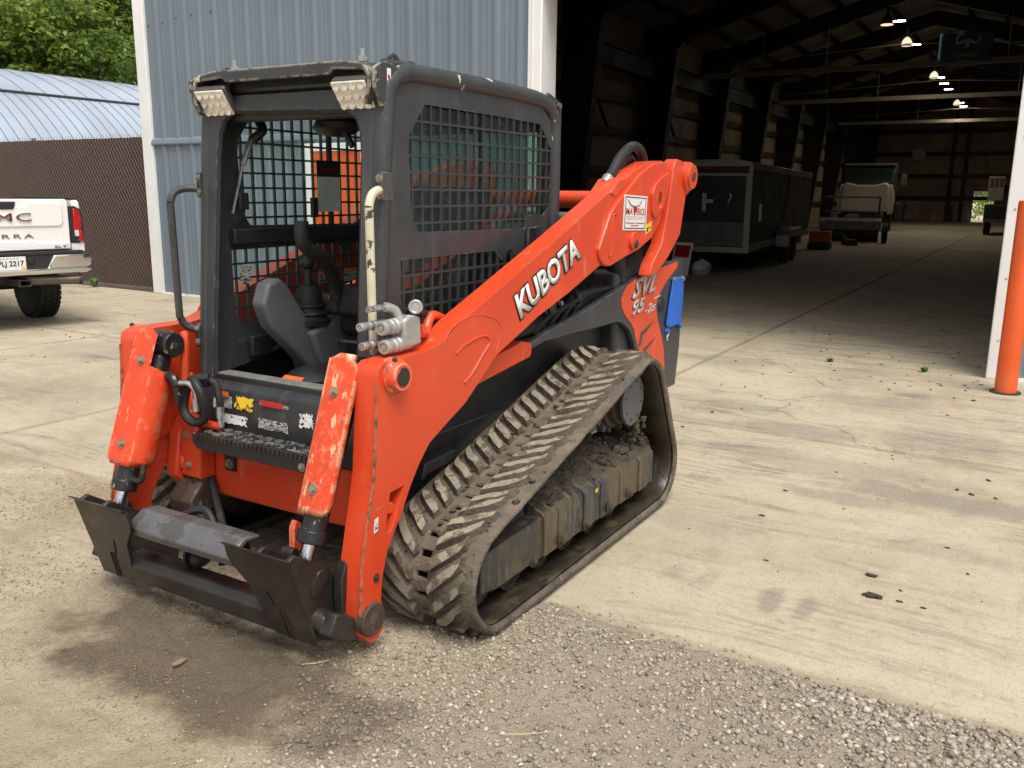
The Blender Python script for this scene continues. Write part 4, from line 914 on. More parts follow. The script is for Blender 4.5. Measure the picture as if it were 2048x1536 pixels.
# --- tilt cylinders and their guards
gd = Vector((.193, 0, -.521)).normalized(); gn = Vector((.938, 0, .347)); g0 = Vector((1.151, 0, 1.056)); GL = .557
def guard(s):
    def gp(l, y, off=0): p = g0 + gd * l + gn * off; return (p.x, s * y, p.z)
    prof_full = [(.588, -.014), (.584, 0), (.52, .003), (.462, .001), (.448, -.005), (.441, -.016), (.432, -.045), (.420, -.090)]
    rows = []
    m = MB(); n = 26; vs = []; k = len(prof_full)
    for i in range(n + 1):
        l = GL * i / n
        for j, (y, o_) in enumerate(prof_full):
            t = j / (k - 1)
            if l < .150:      # narrow neck above, clear of the cylinder eye
                lim = .455 if l > .02 else .50; 
                if y < lim: y, o_ = lim, .003
                if l < .03 and y > .57: y = .56
            elif l < .19:
                q = (l - .150) / .04; lim = .455 - (.455 - .415) * math.sqrt(max(0, q))
                if y < lim: y = lim
            if l > GL - .06:
                q = (l - GL + .06) / .06; lim = .415 + .035 * (1 - math.sqrt(max(0, 1 - q * q)))
                if y < lim: y = lim
                lim = .588 - .03 * (1 - math.sqrt(max(0, 1 - q * q))); y = min(y, lim)
            vs.append(gp(l, y, o_))
    m.add(vs, [(i * k + j, i * k + j + 1, (i + 1) * k + j + 1, (i + 1) * k + j) for i in range(n) for j in range(k - 1)])
    o = m.build('cylinder_guard', 'orange_worn' if s > 0 else 'orange_guard', LD, smooth=28); q = o.modifiers.new('t', 'SOLIDIFY'); q.thickness = .006; q.offset = -1
    for l in (.137, .472): p = g0 + gd * l + gn * .004; bolt(LD, (p.x, s * .508, p.z), gn, .0125)
    # cylinder
    yc = .500; a = g0 + gd * .05 - gn * .075; b = g0 + gd * .655 - gn * .045; e = g0 + gd * .80 - gn * .035
    f3 = lambda p: (p.x, s * yc, p.z)
    m = MB(); m.cyl(f3(a + gd * .05), f3(b), .043, seg=24); m.cyl(f3(b - gd * .045), f3(b), .050, seg=24); cy = m.build('tilt_cylinder', 'cylinder', LD, bevel=.004)
    m = MB(); m.cyl(f3(b), f3(e), .022, seg=20); m.build('rod', 'chrome', cy)
    m = MB(); m.cyl((e.x, s * (yc - .045), e.z + .0), (e.x, s * (yc + .045), e.z), .038, seg=20); m.build('rod_eye', 'steel', cy, bevel=.004)
    m = MB(); m.lathe((a.x, s * (yc - .07), a.z), (0, s, 0), [(0, .02), (.002, .048), (.012, .052), (.05, .055), (.12, .055)], 24); m.build('barrel_eye', 'cylinder', cy, bevel=.003)
    m = MB(); m.cyl((a.x, s * (yc - .073), a.z), (a.x, s * (yc - .068), a.z), .014, seg=12); m.build('grease_nipple', 'bolt_dark', cy)
    # ports and hoses
    if s > 0: return
    q = g0 + gd * .60 - gn * .04
    m = MB(); m.tube([(q.x, s * (yc - .03), q.z), (q.x - .01, s * (yc - .075), q.z - .01), (q.x - .015, s * (yc - .088), q.z + .02)], .013, 8, 4); m.cyl((q.x - .015, s * (yc - .088), q.z + .02), (q.x - .025, s * (yc - .085), q.z + .06), .011, seg=10); m.build('hose_elbow', 'steel', cy)
    q = a + gd * .13
    m = MB(); m.tube([(q.x, s * (yc - .03), q.z), (q.x, s * (yc - .10), q.z), (q.x, s * (yc - .12), q.z - .03)], .020, 10, 4); m.cyl((q.x, s * (yc - .12), q.z - .03), (q.x, s * (yc - .12), q.z - .10), .017, seg=12); m.build('port_elbow', 'cylinder', cy)
    m = MB(); m.tube([(q.x, s * (yc - .12), q.z - .02), (q.x - .02, s * (yc - .17), q.z - .02), (q.x - .03, s * (yc - .19), q.z - .06), (q.x - .03, s * (yc - .19), q.z - .12)], .011, 8, 5); m.cyl((q.x - .03, s * (yc - .19), q.z - .08), (q.x - .03, s * (yc - .19), q.z - .13), .015, seg=12); m.build('metal_line', 'zinc', cy)
M['orange_guard'] = pmat('lightly_worn_orange', ORANGE, .42, 0, .06, 3, [((.80, .20, .11), 22, .55, .75), ((.62, .30, .16), 40, .68, .74), ((.55, .34, .18), 7, .66, .69, (2, 2, .7)), ((.12, .045, .02), 70, 0, .2, (1, 1, 1), 'spot')], (90, .08, .004), edge=((.55, .36, .2), .014, 18, .5))
for s in (1, -1): guard(s)
# hose loop by the right guard
m = MB(); c0 = Vector((1.10, -.335, .765)); lp = []
for t in np.linspace(-.1, 5.6, 15): lp.append((c0.x + .012 * math.sin(t * 2), c0.y + .062 * math.sin(t), c0.z + .088 * math.cos(t)))
m.tube([(1.06, -.285, .86)] + lp + [(1.06, -.29, .84)], .019, 10, 4); m.build('hose_loop', 'rubber', LD)
m = MB(); m.tube([(1.07, -.33, .85), (1.05, -.27, .84), (1.05, -.245, .78), (1.05, -.245, .74)], .015, 10, 5); m.build('hydraulic_hose', 'rubber', LD)
m = MB(); m.cyl((1.05, -.245, .745), (1.05, -.245, .70), .017, seg=12); m.cyl((1.05, -.245, .70), (1.05, -.245, .66), .013, seg=12); m.build('hose_fitting', 'zinc', LD)
m = MB(); m.tube([(1.02, -.47, 1.02), (1.03, -.455, .98), (1.045, -.455, .80), (1.04, -.44, .70), (1.05, -.36, .665), (1.05, -.25, .66)], .017, 10, 5); m.build('hydraulic_line', 'orange', LD)
for k in range(3): m = MB(); m.tube([(1.0, -.52 + .025 * k, .85), (1.03, -.50 + .03 * k, .74), (1.04, -.46 + .03 * k, .67), (1.03, -.34, .655 - .01 * k)], .009, 8, 5); m.build('hydraulic_line', 'orange', LD)
m = MB(); m.tube([(1.03, -.42, .43), (1.05, -.42, .36), (1.08, -.36, .26), (1.15, -.26, .22)], .024, 10, 5); m.build('hydraulic_hose', 'rubber', LD)
m = MB(); m.tube([(.99, -.40, .42), (1.03, -.33, .34), (1.08, -.24, .26), (1.14, -.15, .20), (1.2, -.05, .22)], .017, 10, 5); m.build('hydraulic_hose', 'rubber', LD)
# dark track drive bits and mud behind the right cheek
m = MB(); m.prism([(.90, .30), (1.10, .24), (1.12, .33), (1.0, .46), (.9, .46)], -.52, -.38); m.build('belly_guard', 'rusty', LD, bevel=.01)
# --- quick coupler
u_ = Vector((.097, 0, .336)).normalized(); pn = Vector((.96, 0, -.277)); pb = Vector((1.404, 0, .093))
def pp(l, y, off=0): p = pb + u_ * l + pn * off; return Vector((p.x, y, p.z))
def plate(s):
    # outline across (y) and up the plate (l)
    out = [(.573, 0), (.575, .345), (.262, .345), (.258, .30), (.268, .27), (.33, .19), (.352, .10), (.385, .0)]
    sl = [(.415, .19), (.405, .19), (.424, .12), (.432, .12)]; sl2 = [(.437, .055), (.429, .055), (.446, 0.012), (.452, .012)]
    m = MB(); m.prism(out, 0, -.014, 'y', holes=[sl])
    v = []
    for (y, off, l) in m.v: v.append(tuple(pp(l, y * s, off)))
    m.v = v; o = m.build('coupler_plate', 'steel', LD, bevel=.002, smooth=25)
    m = MB(); a = [pp(.345, .575 * s, -.014), pp(.345, .262 * s, -.014), pp(.362, .262 * s, .004), pp(.362, .585 * s, .004), pp(.345, .575 * s, .0), pp(.345, .262 * s, .0), pp(.369, .262 * s, .016), pp(.369, .585 * s, .016)]
    m.add(a, [(0, 1, 2, 3), (4, 7, 6, 5), (0, 3, 7, 4), (1, 5, 6, 2), (3, 2, 6, 7), (0, 4, 5, 1)]); m.build('plate_lip', 'steel', o, bevel=.003)
    for dy in (.445, .462):
        m = MB(); m.tube([pp(.12, dy * s, .002), pp(.004, (dy + .012) * s, .002)], .004, 6); m.build('plate_crease', 'steel', o)
    # ear behind the plate
    ear = [(1.395, .10), (1.49, .43), (1.46, .44), (1.40, .40), (1.36, .375), (1.31, .345), (1.26, .28), (1.20, .20), (1.17, .13), (1.20, .07), (1.28, .06)]
    for yy in (.535, .40):
        m = MB(); m.prism(ear, s * yy, s * (yy + .02)); m.build('coupler_ear', 'steel', LD, bevel=.004)
    m = MB(); m.cyl((1.345, s * .395, .315), (1.345, s * .56, .315), .032, seg=20); m.build('coupler_pivot', 'steel', LD, bevel=.003)
    m = MB(); m.lathe((1.365, s * .552, .285), (0, s, 0), [(0, .036), (.006, .036), (.007, .03), (.008, .0)], 20); m.build('pivot_cap', 'steel', LD)
    # locking lever block
    m = MB(); m.cyl((1.36, s * .55, .165), (1.36, s * .60, .165), .048, .040, seg=20); m.build('lever_hub', 'steel', LD, bevel=.004)
    d = Vector((-.18, 0, -.105)).normalized(); n2 = Vector((d.z, 0, -d.x)) * -1; c_ = Vector((1.36, s * .615, .165))
    m = MB(); vs = []
    for l, w in ((-.035, .038), (.015, .045), (.085, .042), (.125, .028)):
        for ys in (-.028, .028):
            for ws in (-1, 1): p = c_ + d * l + n2 * w * ws; vs.append((p.x, p.y + ys * s, p.z))
    fs = [(0, 1, 3, 2), (12, 14, 15, 13)]
    for i in range(3):
        b = i * 4; fs += [(b, b + 4, b + 5, b + 1), (b + 2, b + 3, b + 7, b + 6), (b, b + 2, b + 6, b + 4), (b + 1, b + 5, b + 7, b + 3)]
    m.add(vs, fs); m.build('lever_block', 'steel', LD, bevel=.007, bseg=3)
for s in (1, -1): plate(s)
m = MB(); m.prism([(1.415, .105), (1.425, .175), (1.40, .205), (1.335, .205), (1.325, .115)], -.41, .41); m.build('coupler_beam', 'steel', LD, bevel=.006)
m = MB(); m.prism([(1.448, .318), (1.462, .35), (1.445, .385), (1.40, .412), (1.335, .405), (1.33, .39), (1.39, .395), (1.43, .37), (1.442, .345)], -.30, .255); ub = m.build('coupler_top_bar', 'steel_wet', LD, bevel=.005)
m = MB(); m.cyl((1.375, -.20, .335), (1.375, .17, .335), .040, seg=24); m.cyl((1.375, .17, .335), (1.375, .20, .335), .048, seg=24); m.build('lock_cylinder', 'cylinder', LD, bevel=.004)
m = MB(); m.cyl((1.375, .20, .335), (1.375, .34, .335), .018, seg=16); m.build('lock_rod', 'chrome', LD)
m = MB(); m.tube([(1.30, -.22, .36), (1.27, -.10, .40), (1.30, .0, .30), (1.33, .05, .24)], .016, 8, 6); m.build('lock_hose', 'rubber', LD)
m = MB(); m.tube([(1.40, -.30, .25), (1.36, -.12, .22), (1.33, -.05, .19)], .006, 6, 4); m.build('lock_cable', 'rubber', LD)
m = MB(); m.ball((1.34, -.06, .245), (.045, .035, .035), 12); m.ring((1.34, -.10, .245), (1.34, -.09, .245), .05, .02, 16); m.build('lock_fitting', 'rubber', LD)
m = MB(); m.prism([(1.20, .30), (1.25, .285), (1.265, .31), (1.225, .33), (1.222, .40), (1.205, .425), (1.185, .41), (1.185, .32)], .285, .31); m.build('lock_indicator', 'orange_worn', LD, bevel=.003)
m = MB(); m.cyl((1.27, .31, .33), (1.27, .36, .33), .022, seg=14); m.build('indicator_knob', 'steel', LD, bevel=.003)

# --- tracks
def mk():
    C = [(.845, .222, .204), (-.50, .612, .214), (-.715, .222, .204)]
    # convex hull of densely sampled circles, walked from the front idler over the top to the rear
    P = [(c[0] + c[2] * math.cos(t), c[1] + c[2] * math.sin(t)) for c in C for t in np.linspace(0, 2 * math.pi, 240, endpoint=False)]
    P = sorted(set((round(x, 6), round(z, 6)) for x, z in P))
    def half(Q):
        h = []
        for p in Q:
            while len(h) > 1 and (h[-1][0] - h[-2][0]) * (p[1] - h[-2][1]) - (h[-1][1] - h[-2][1]) * (p[0] - h[-2][0]) <= 0: h.pop()
            h.append(p)
        return h
    H = half(P)[:-1] + half(P[::-1])[:-1]     # counter-clockwise in (x, z): +x -> up -> -x
    L = [0.]
    for i in range(len(H)): a, b = H[i], H[(i + 1) % len(H)]; L.append(L[-1] + math.hypot(b[0] - a[0], b[1] - a[1]))
    return H, L
HULL, HL = mk(); TLEN = HL[-1]
# start s at the hull point nearest the front-most point
s0 = HL[max(range(len(HULL)), key=lambda i: HULL[i][0])]
import bisect
def pt(s):
    s = (s + s0) % TLEN; i = min(bisect.bisect_right(HL, s) - 1, len(HULL) - 1); a, b = HULL[i], HULL[(i + 1) % len(HULL)]; t = (s - HL[i]) / max(HL[i + 1] - HL[i], 1e-9)
    return a[0] + (b[0] - a[0]) * t, a[1] + (b[1] - a[1]) * t
def frame(s):
    x, z = pt(s); x0, z0 = pt(s - .03); x1, z1 = pt(s + .03); dx, dz = x1 - x0, z1 - z0; d = math.hypot(dx, dz); return (x, z), (dx / d, dz / d), (dz / d, -dx / d)   # point, tangent, outward normal
def tp(s, y, h): (x, z), t, n = frame(s); return (x + n[0] * h, y, z + n[1] * h)
NL = 60; PITCH = TLEN / NL; TI, TC0, TC1, TO = .532, .728, .775, .98
def track(s):
    T = bpy.data.objects.new('track', None); COL.objects.link(T); T.parent = LD
    # belt: closed strip with sprocket windows down the middle
    cols = [TI, TI + .012, .60, .68, TC0 - .002, TC1 + .002, .83, .90, TO - .012, TO]
    hts = [-.008, 0, 0, .0, 0, 0, 0, 0, 0, -.008]
    nS = NL * 6; m = MB(); vs = []
    for i in range(nS):
        q = TLEN * i / nS
        for c_, h in zip(cols, hts):
            y = c_; vs.append(tuple(tp(q, s * y, h + (.004 * noise.noise(Vector((q * 14, y * 22, s)))) if TI + .005 < y < TO - .005 else h)))
    k = len(cols); f = []
    for i in range(nS):
        for j in range(k - 1):
            if j == 4 and (i % 6) in (2, 3): continue
            a, b = i * k + j, ((i + 1) % nS) * k + j; f.append((a, b, b + 1, a + 1))
    m.add(vs, f); o = m.build('belt', ['belt', 'belt_in'], T, smooth=40)
    q = o.modifiers.new('t', 'SOLIDIFY'); q.thickness = .030; q.offset = -1; q.material_offset = 1; q.material_offset_rim = 0
    # inner lining carrying wear grooves
    m = MB()
    for (y0, y1, h) in ((.565, .70, -.033), (.81, .955, -.033)):
        v2 = []; n2 = 180
        for i in range(n2):
            for yy, hh in ((y0, h), (y0 + .01, h - .006), (y1 - .01, h - .006), (y1, h)): v2.append(tp(TLEN * i / n2, s * yy, hh))
        m.add(v2, [(i * 4 + j, ((i + 1) % n2) * 4 + j, ((i + 1) % n2) * 4 + j + 1, i * 4 + j + 1) for i in range(n2) for j in range(3)])
    m.build('belt_lining', 'belt_in', T, smooth=40)
    # guide lugs inside
    gl = MB()
    for i in range(NL):
        q = PITCH * (i + .5)
        for y in (.705, .800):
            v3 = [tp(q + a, s * (y + b), h) for h, w, ww in ((-.028, .03, .016), (-.075, .016, .010)) for a in (-w, w) for b in (-ww, ww)]
            gl.add(v3, [(0, 1, 3, 2), (4, 6, 7, 5), (0, 4, 5, 1), (2, 3, 7, 6), (0, 2, 6, 4), (1, 5, 7, 3)])
    stuff(gl.build('guide_lugs', 'belt_in', T, smooth=0))
    r = random.Random(5 + s)
    for i in range(NL):
        for side in (0, 1):
            if side == 0: ya, yb, base = TC1 + .014, TO - .042, PITCH * i              # outer row: centre end leads
            else: ya, yb, base = TC0 - .012, TI + .030, PITCH * (i + .5)
            sk = .112; n = 5; hb, ht = .030, .0185
            if s < 0 and side == 1 and True: pass
            vs = []; mi = []; f = []
            H = .024 + .006 * r.random(); yb = yb + (ya - yb) * .16 * r.random() ** 2; sk = .112 * (.94 + .12 * r.random())
            for q in range(n + 1):
                t = q / n; y = ya + (yb - ya) * t; c_ = base + sk * t * (.86 + .14 * t); e = 1 if 0 < q < n else .78
                jit = r.uniform(-.005, .005)
                for (d, h) in ((-hb * e, -.002), (-ht * e + jit, H), (ht * e + jit, H), (hb * e, -.002)):
                    yy = y
                    if q == 0 and h > 0: yy += .006 * (1 if side == 0 else -1)
                    if q == n and h > 0: yy -= .010 * (1 if side == 0 else -1)
                    vs.append(tp(c_ + d, s * yy, h + (r.uniform(-.004, .002) if h > 0 else 0)))
            for q in range(n):
                for j in range(3): a = q * 4 + j; f.append((a, a + 1, a + 5, a + 4)); mi.append(1 if j == 1 else 0)
            f += [(0, 3, 2, 1), (n * 4, n * 4 + 1, n * 4 + 2, n * 4 + 3)]; mi += [0, 0]
            mm = MB(); mm.add(vs, f); mm.mi = mi; mm.build('tread_lug', ['lug_side', 'lug_top'], T, bevel=0, smooth=28)
    # stray mud on the centre of the belt
    mu = MB()
    for i in range(200):
        q = r.random() * TLEN * .55 + TLEN * .02; y = r.choice((r.choice((.705, .80)) + r.gauss(0, .010), r.uniform(.56, .96), r.uniform(.56, .96))); sz = .003 + .009 * r.random() ** 2
        mu.ball(tp(q, s * y, .003), (sz * 1.6, sz * 1.3, sz * .7), 7, jit=.6)
    stuff(mu.build('mud_crumbs', 'mud', T, smooth=60))
    # --- undercarriage
    U = bpy.data.objects.new('undercarriage', None); COL.objects.link(U); U.parent = LD
    m = MB(); m.prism([(.91, .165), (.91, .31), (.72, .315), (.45, .32), (-.69, .34), (-.70, .18), (-.60, .15), (.80, .145)], s * .60, s * .915); m.build('roller_frame', 'frame_mud', U, bevel=.006)
    # bent cover plates, each a step proud of the next
    xs_ = [.455, .34, .22, .11, .03, -.06, -.16, -.28, -.38, -.50, -.60, -.695]; offs = [0, .004, 0, .009, .001, .009, 0, .005, .0, .009, .001]
    for i in range(len(xs_) - 1):
        x1, x0 = xs_[i], xs_[i + 1]; of = offs[i]; zt = .405; 
        if x0 < -.45: zt -= .02
        zk = .315 if x0 > -.45 else .305
        poly = [(.90, .150), (.928 + of, .150), (.928 + of, zk), (.918 + of, zk + .015), (.77 + of * .5, zt + .01), (.66, zt + .015), (.66, .30)]
        m = MB(); m.prism([(y * s, z) for y, z in poly], x0 + .0008, x1 - .0008, 'x'); m.build('frame_cover', 'frame_mud', U, bevel=.004)
    m = MB(); m.prism([(.70, .32), (.62, .42), (.48, .42), (.46, .30)], s * .66, s * .84); m.build('idler_yoke', 'frame_mud', U, bevel=.01)
    quad_card('maker_label', (.03, s * .945, .30), (-.035 * s, 0, .0), (0, 0, .02), 'yellow', U, .001, .0006, .6)
    for x in (.60, .36, .13, -.11, -.34):
        m = MB(); m.lathe((x, s * .62, .150), (0, s, 0), [(0, .07), (.03, .096), (.06, .096), (.07, .06), (.17, .06), (.18, .096), (.235, .096), (.240, .088), (.22, .080), (.215, .045), (.235, .04), (.235, 0)], 26); m.build('track_roller', 'rusty', U)
        bolt(U, (x - .02, s * .944, .185), (0, s, 0), .016, 'rusty')
    for (x, R0) in ((.845, .150), (-.715, .150)):
        m = MB(); m.lathe((x, s * .64, .222), (0, s, 0), [(0, .10), (.02, R0), (.075, R0), (.085, R0 - .03), (.145, R0 - .03), (.155, R0), (.21, R0), (.23, .10), (.23, .04), (.25, .04)], 32); m.build('idler_wheel', 'rusty', U)
    # sprocket and drive motor
    teeth = []; nt = 15
    for i in range(nt):
        for a, rr in ((0, .152), (.26, .182), (.46, .182), (.72, .152)): t = 2 * math.pi * (i + a) / nt; teeth.append((-.50 + rr * math.cos(t), .612 + rr * math.sin(t)))
    m = MB(); m.prism(teeth, s * .735, s * .775); m.build('sprocket', 'steel_hub', U, bevel=.006)
    m = MB(); m.ring((-.50, s * .775, .612), (-.50, s * .80, .612), .150, .118, 32); m.build('sprocket_ring', 'rusty', U, bevel=.004)
    m = MB(); m.lathe((-.50, s * .60, .612), (0, s, 0), [(0, .115), (.17, .115), (.18, .125), (.235, .125), (.24, .11), (.27, .11)], 32); m.build('drive_motor', 'rusty', U)
    cap = []
    for i in range(48): t = 2 * math.pi * i / 48; rr = .128 if i % 4 < 2 else .124; cap.append((-.50 + rr * math.cos(t), .612 + rr * math.sin(t)))
    m = MB(); m.prism(cap, s * .87, s * .89); m.build('motor_cover', 'steel_hub', U, bevel=.004)
    for i in range(8): t = 2 * math.pi * (i + .3) / 8; m = MB(); m.cyl((-.50 + .095 * math.cos(t), s * .885, .612 + .095 * math.sin(t)), (-.50 + .095 * math.cos(t), s * .893, .612 + .095 * math.sin(t)), .007, seg=6); m.build('cover_bolt', 'bolt_dark', U)
    mu = MB()
    for i in range(520):
        x = r.choice((r.uniform(-.62, .62), r.gauss(-.22, .16), r.gauss(.25, .12))); x = max(-.64, min(.62, x)); y = r.uniform(.64, .90); z = .412 - .085 * max(0, (y - .77) / .15) - (.10 if x > .44 else 0) - (.04 if x < -.5 else 0); sz = .005 + .020 * r.random() ** 2
        mu.ball((x, s * y, z), (sz * 1.3, sz * 1.1, sz * .6), 7, jit=.8)
    stuff(mu.build('caked_mud', 'mud', U, smooth=60))
    gv = MB()
    for i in range(40): gv.ball((r.uniform(-.68, -.52), s * r.uniform(.78, .9), r.uniform(.36, .50)), r.uniform(.010, .022), 7, jit=.6)
    if s > 0: stuff(gv.build('trapped_stones', 'mud', U, smooth=40))
for s in (1, -1): track(s)
# --- lower body, fenders, rear
for s in (1, -1):
    FP = [(.055, .942), (-.03, .962), (-.08, .976), (-.437, 1.023), (-.883, 1.105), (-1.0, 1.128), (-1.09, 1.145), (-1.454, 1.186), (-1.765, 1.208), (-1.83, 1.205), (-1.85, 1.17), (-1.86, 1.0), (-1.845, .65), (-1.80, .42), (-1.45, .42), (-1.30, .5), (-1.16, .70), (-1.115, .79), (-1.05, .864), (-.954, .914), (-.881, .93), (-.5, .932), (-.081, .934), (.055, .915)]
    m = MB(); m.prism(FP, s * .585, s * .62); fd = m.build('fender', 'charcoal', LD, bevel=.006)
    m = MB(); m.prism([(.50, .835), (.06, .885), (.045, .90), (.045, .947), (.13, .965), (.22, .95), (.5, .92)], s * .56, s * .622); m.build('arm_rest_rail', 'orange', LD, bevel=.004)
    m = MB(); m.prism([(.78, .50), (.76, .565), (.55, .572), (.54, .53), (.74, .515)], s * .50, s * .56); m.build('mud_flap', 'rubber', LD, bevel=.006)
    m = MB(); m.b2(-1.45, -.55, s * .36, s * .56, .90, 1.12); m.build('valve_housing', 'black', LD, bevel=.02)
    for k in range(4): m = MB(); m.tube([(-.15 - .12 * k, s * .52, .95), (-.25 - .12 * k, s * .55, 1.03 + .02 * k), (-.45 - .1 * k, s * .53, 1.05), (-.6 - .1 * k, s * .5, 1.12)], .014, 8, 5); m.build('hydraulic_hose', 'rubber', LD)
    m = MB(); m.lathe((-.245, s * .52, 1.075), (0, s, 0), [(0, .05), (.03, .05), (.035, .035), (.05, .035), (.05, .018)], 20); m.build('cylinder_base_eye', 'cylinder', LD)
    m = MB(); m.cyl((-.245, s * .49, 1.075), (-.87, s * .49, 1.345), .045, seg=20); m.build('lift_cylinder', 'cylinder', LD)
    m = MB(); m.cyl((-.31, s * .565, 1.085), (-.31, s * .585, 1.085), .012, seg=6); m.build('fitting_cap', 'zinc', LD)
    m = MB(); m.prism([(-.98, 1.10), (-1.05, 1.42), (-1.25, 1.45), (-1.40, 1.15)], s * .47, s * .56); m.build('rear_tower', 'black', LD, bevel=.01)
    m = MB(); m.cyl((-.98, s * .55, 1.26), (-1.06, s * .55, 1.05), .05, seg=16); m.build('tower_hose', 'rubber', LD)
m = MB(); m.b2(-1.82, -.95, -.58, .58, .42, 1.195); m.build('engine_bay', 'charcoal', LD, bevel=.03)
m = MB(); m.prism([(-.60, .93), (-.60, 1.28), (-1.0, 1.34), (-1.7, 1.22), (-1.75, .93)], -.44, .44); m.build('hood', 'black', LD, bevel=.03)
# orange decal on the left rear panel, with lettering
DP = [(-.996, 1.117), (-1.086, 1.136), (-1.441, 1.176), (-1.739, 1.198), (-1.734, 1.164), (-1.60, 1.11), (-1.521, 1.065), (-1.44, 1.01), (-1.415, .971), (-1.425, .92), (-1.46, .861), (-1.52, .77), (-1.571, .681), (-1.60, .55), (-1.40, .56), (-1.22, .68), (-1.15, .775), (-1.10, .86), (-1.054, .902), (-.97, .955), (-.926, .999), (-.912, 1.044), (-.95, 1.09)]
for s in (1,):
    m = MB(); m.prism(DP, s * .6205, s * .6225); dc = m.build('side_decal', 'orange_old', LD)
    y = .6235; N_ = Vector((0, 1, 0))
    text('model_lettering', 'SVL', (-1.030, y, 1.022), (-.335, 0, .022), (-.085, 0, .118), 'ink', dc, off=.035, lift=0, depth=.0006, nrm=N_)
    text('model_lettering', 'SVL', (-1.045, y, 1.028), (-.335, 0, .022), (-.085, 0, .118), 'decal_grey', dc, off=.03, lift=.0012, depth=.0006, nrm=N_)
    text('model_lettering', '95', (-1.035, y, .932), (-.165, 0, .010), (-.045, 0, .085), 'ink', dc, off=.03, lift=0, depth=.0006, nrm=N_)
    text('model_lettering', '95', (-1.045, y, .936), (-.165, 0, .010), (-.045, 0, .088), 'decal_grey', dc, off=.035, lift=.0012, depth=.0006, nrm=N_)
    text('model_lettering', '-2s', (-1.235, y, .930), (-.155, 0, .006), (-.028, 0, .054), 'decal_grey', dc, off=.03, lift=.0012, depth=.0006, nrm=N_)
    m = MB(); m.prism([(-1.37, 1.012), (-1.47, 1.020), (-1.47, 1.012), (-1.37, 1.003)], y, y + .001); m.build('lettering_dash', 'decal_grey', dc)
    for k, (zz) in enumerate((.80, .70)):
        m = MB(); m.prism([(-1.17 - .05 * k, zz - .04), (-1.20 - .05 * k, zz + .03), (-1.38 - .04 * k, zz + .075), (-1.30 - .04 * k, zz + .035), (-1.225 - .05 * k, zz + .01), (-1.205 - .05 * k, zz - .05)], y, y + .001); m.build('decal_flash', 'charcoal', dc)
    m = MB(); m.prism([(-1.645, 1.11), (-1.815, 1.105), (-1.815, .93), (-1.795, .822), (-1.75, .812), (-1.60, .812), (-1.565, .83), (-1.60, .97)], .628, .640); bpn = m.build('blue_guard', 'blue_plate', LD, bevel=.003)
    for p in ((-1.665, 1.095), (-1.80, 1.09), (-1.79, .80), (-1.585, .79)):
        m = MB(); m.cyl((p[0], .622, p[1]), (p[0], .646, p[1]), .016, seg=14); m.build('guard_screw', 'zinc' if p[1] > 1 else 'blue_plate', bpn)
    m = MB(); m.cyl((-1.50, .615, .955), (-1.50, .626, .955), .045, seg=20); m.build('lock_recess', 'black', LD, bevel=.004)
    quad_card('torn_decal', (-1.60, .6215, .72), (-.05, 0, .01), (0, 0, .05), 'torn_white', LD, .001, .0006, .7, 10)

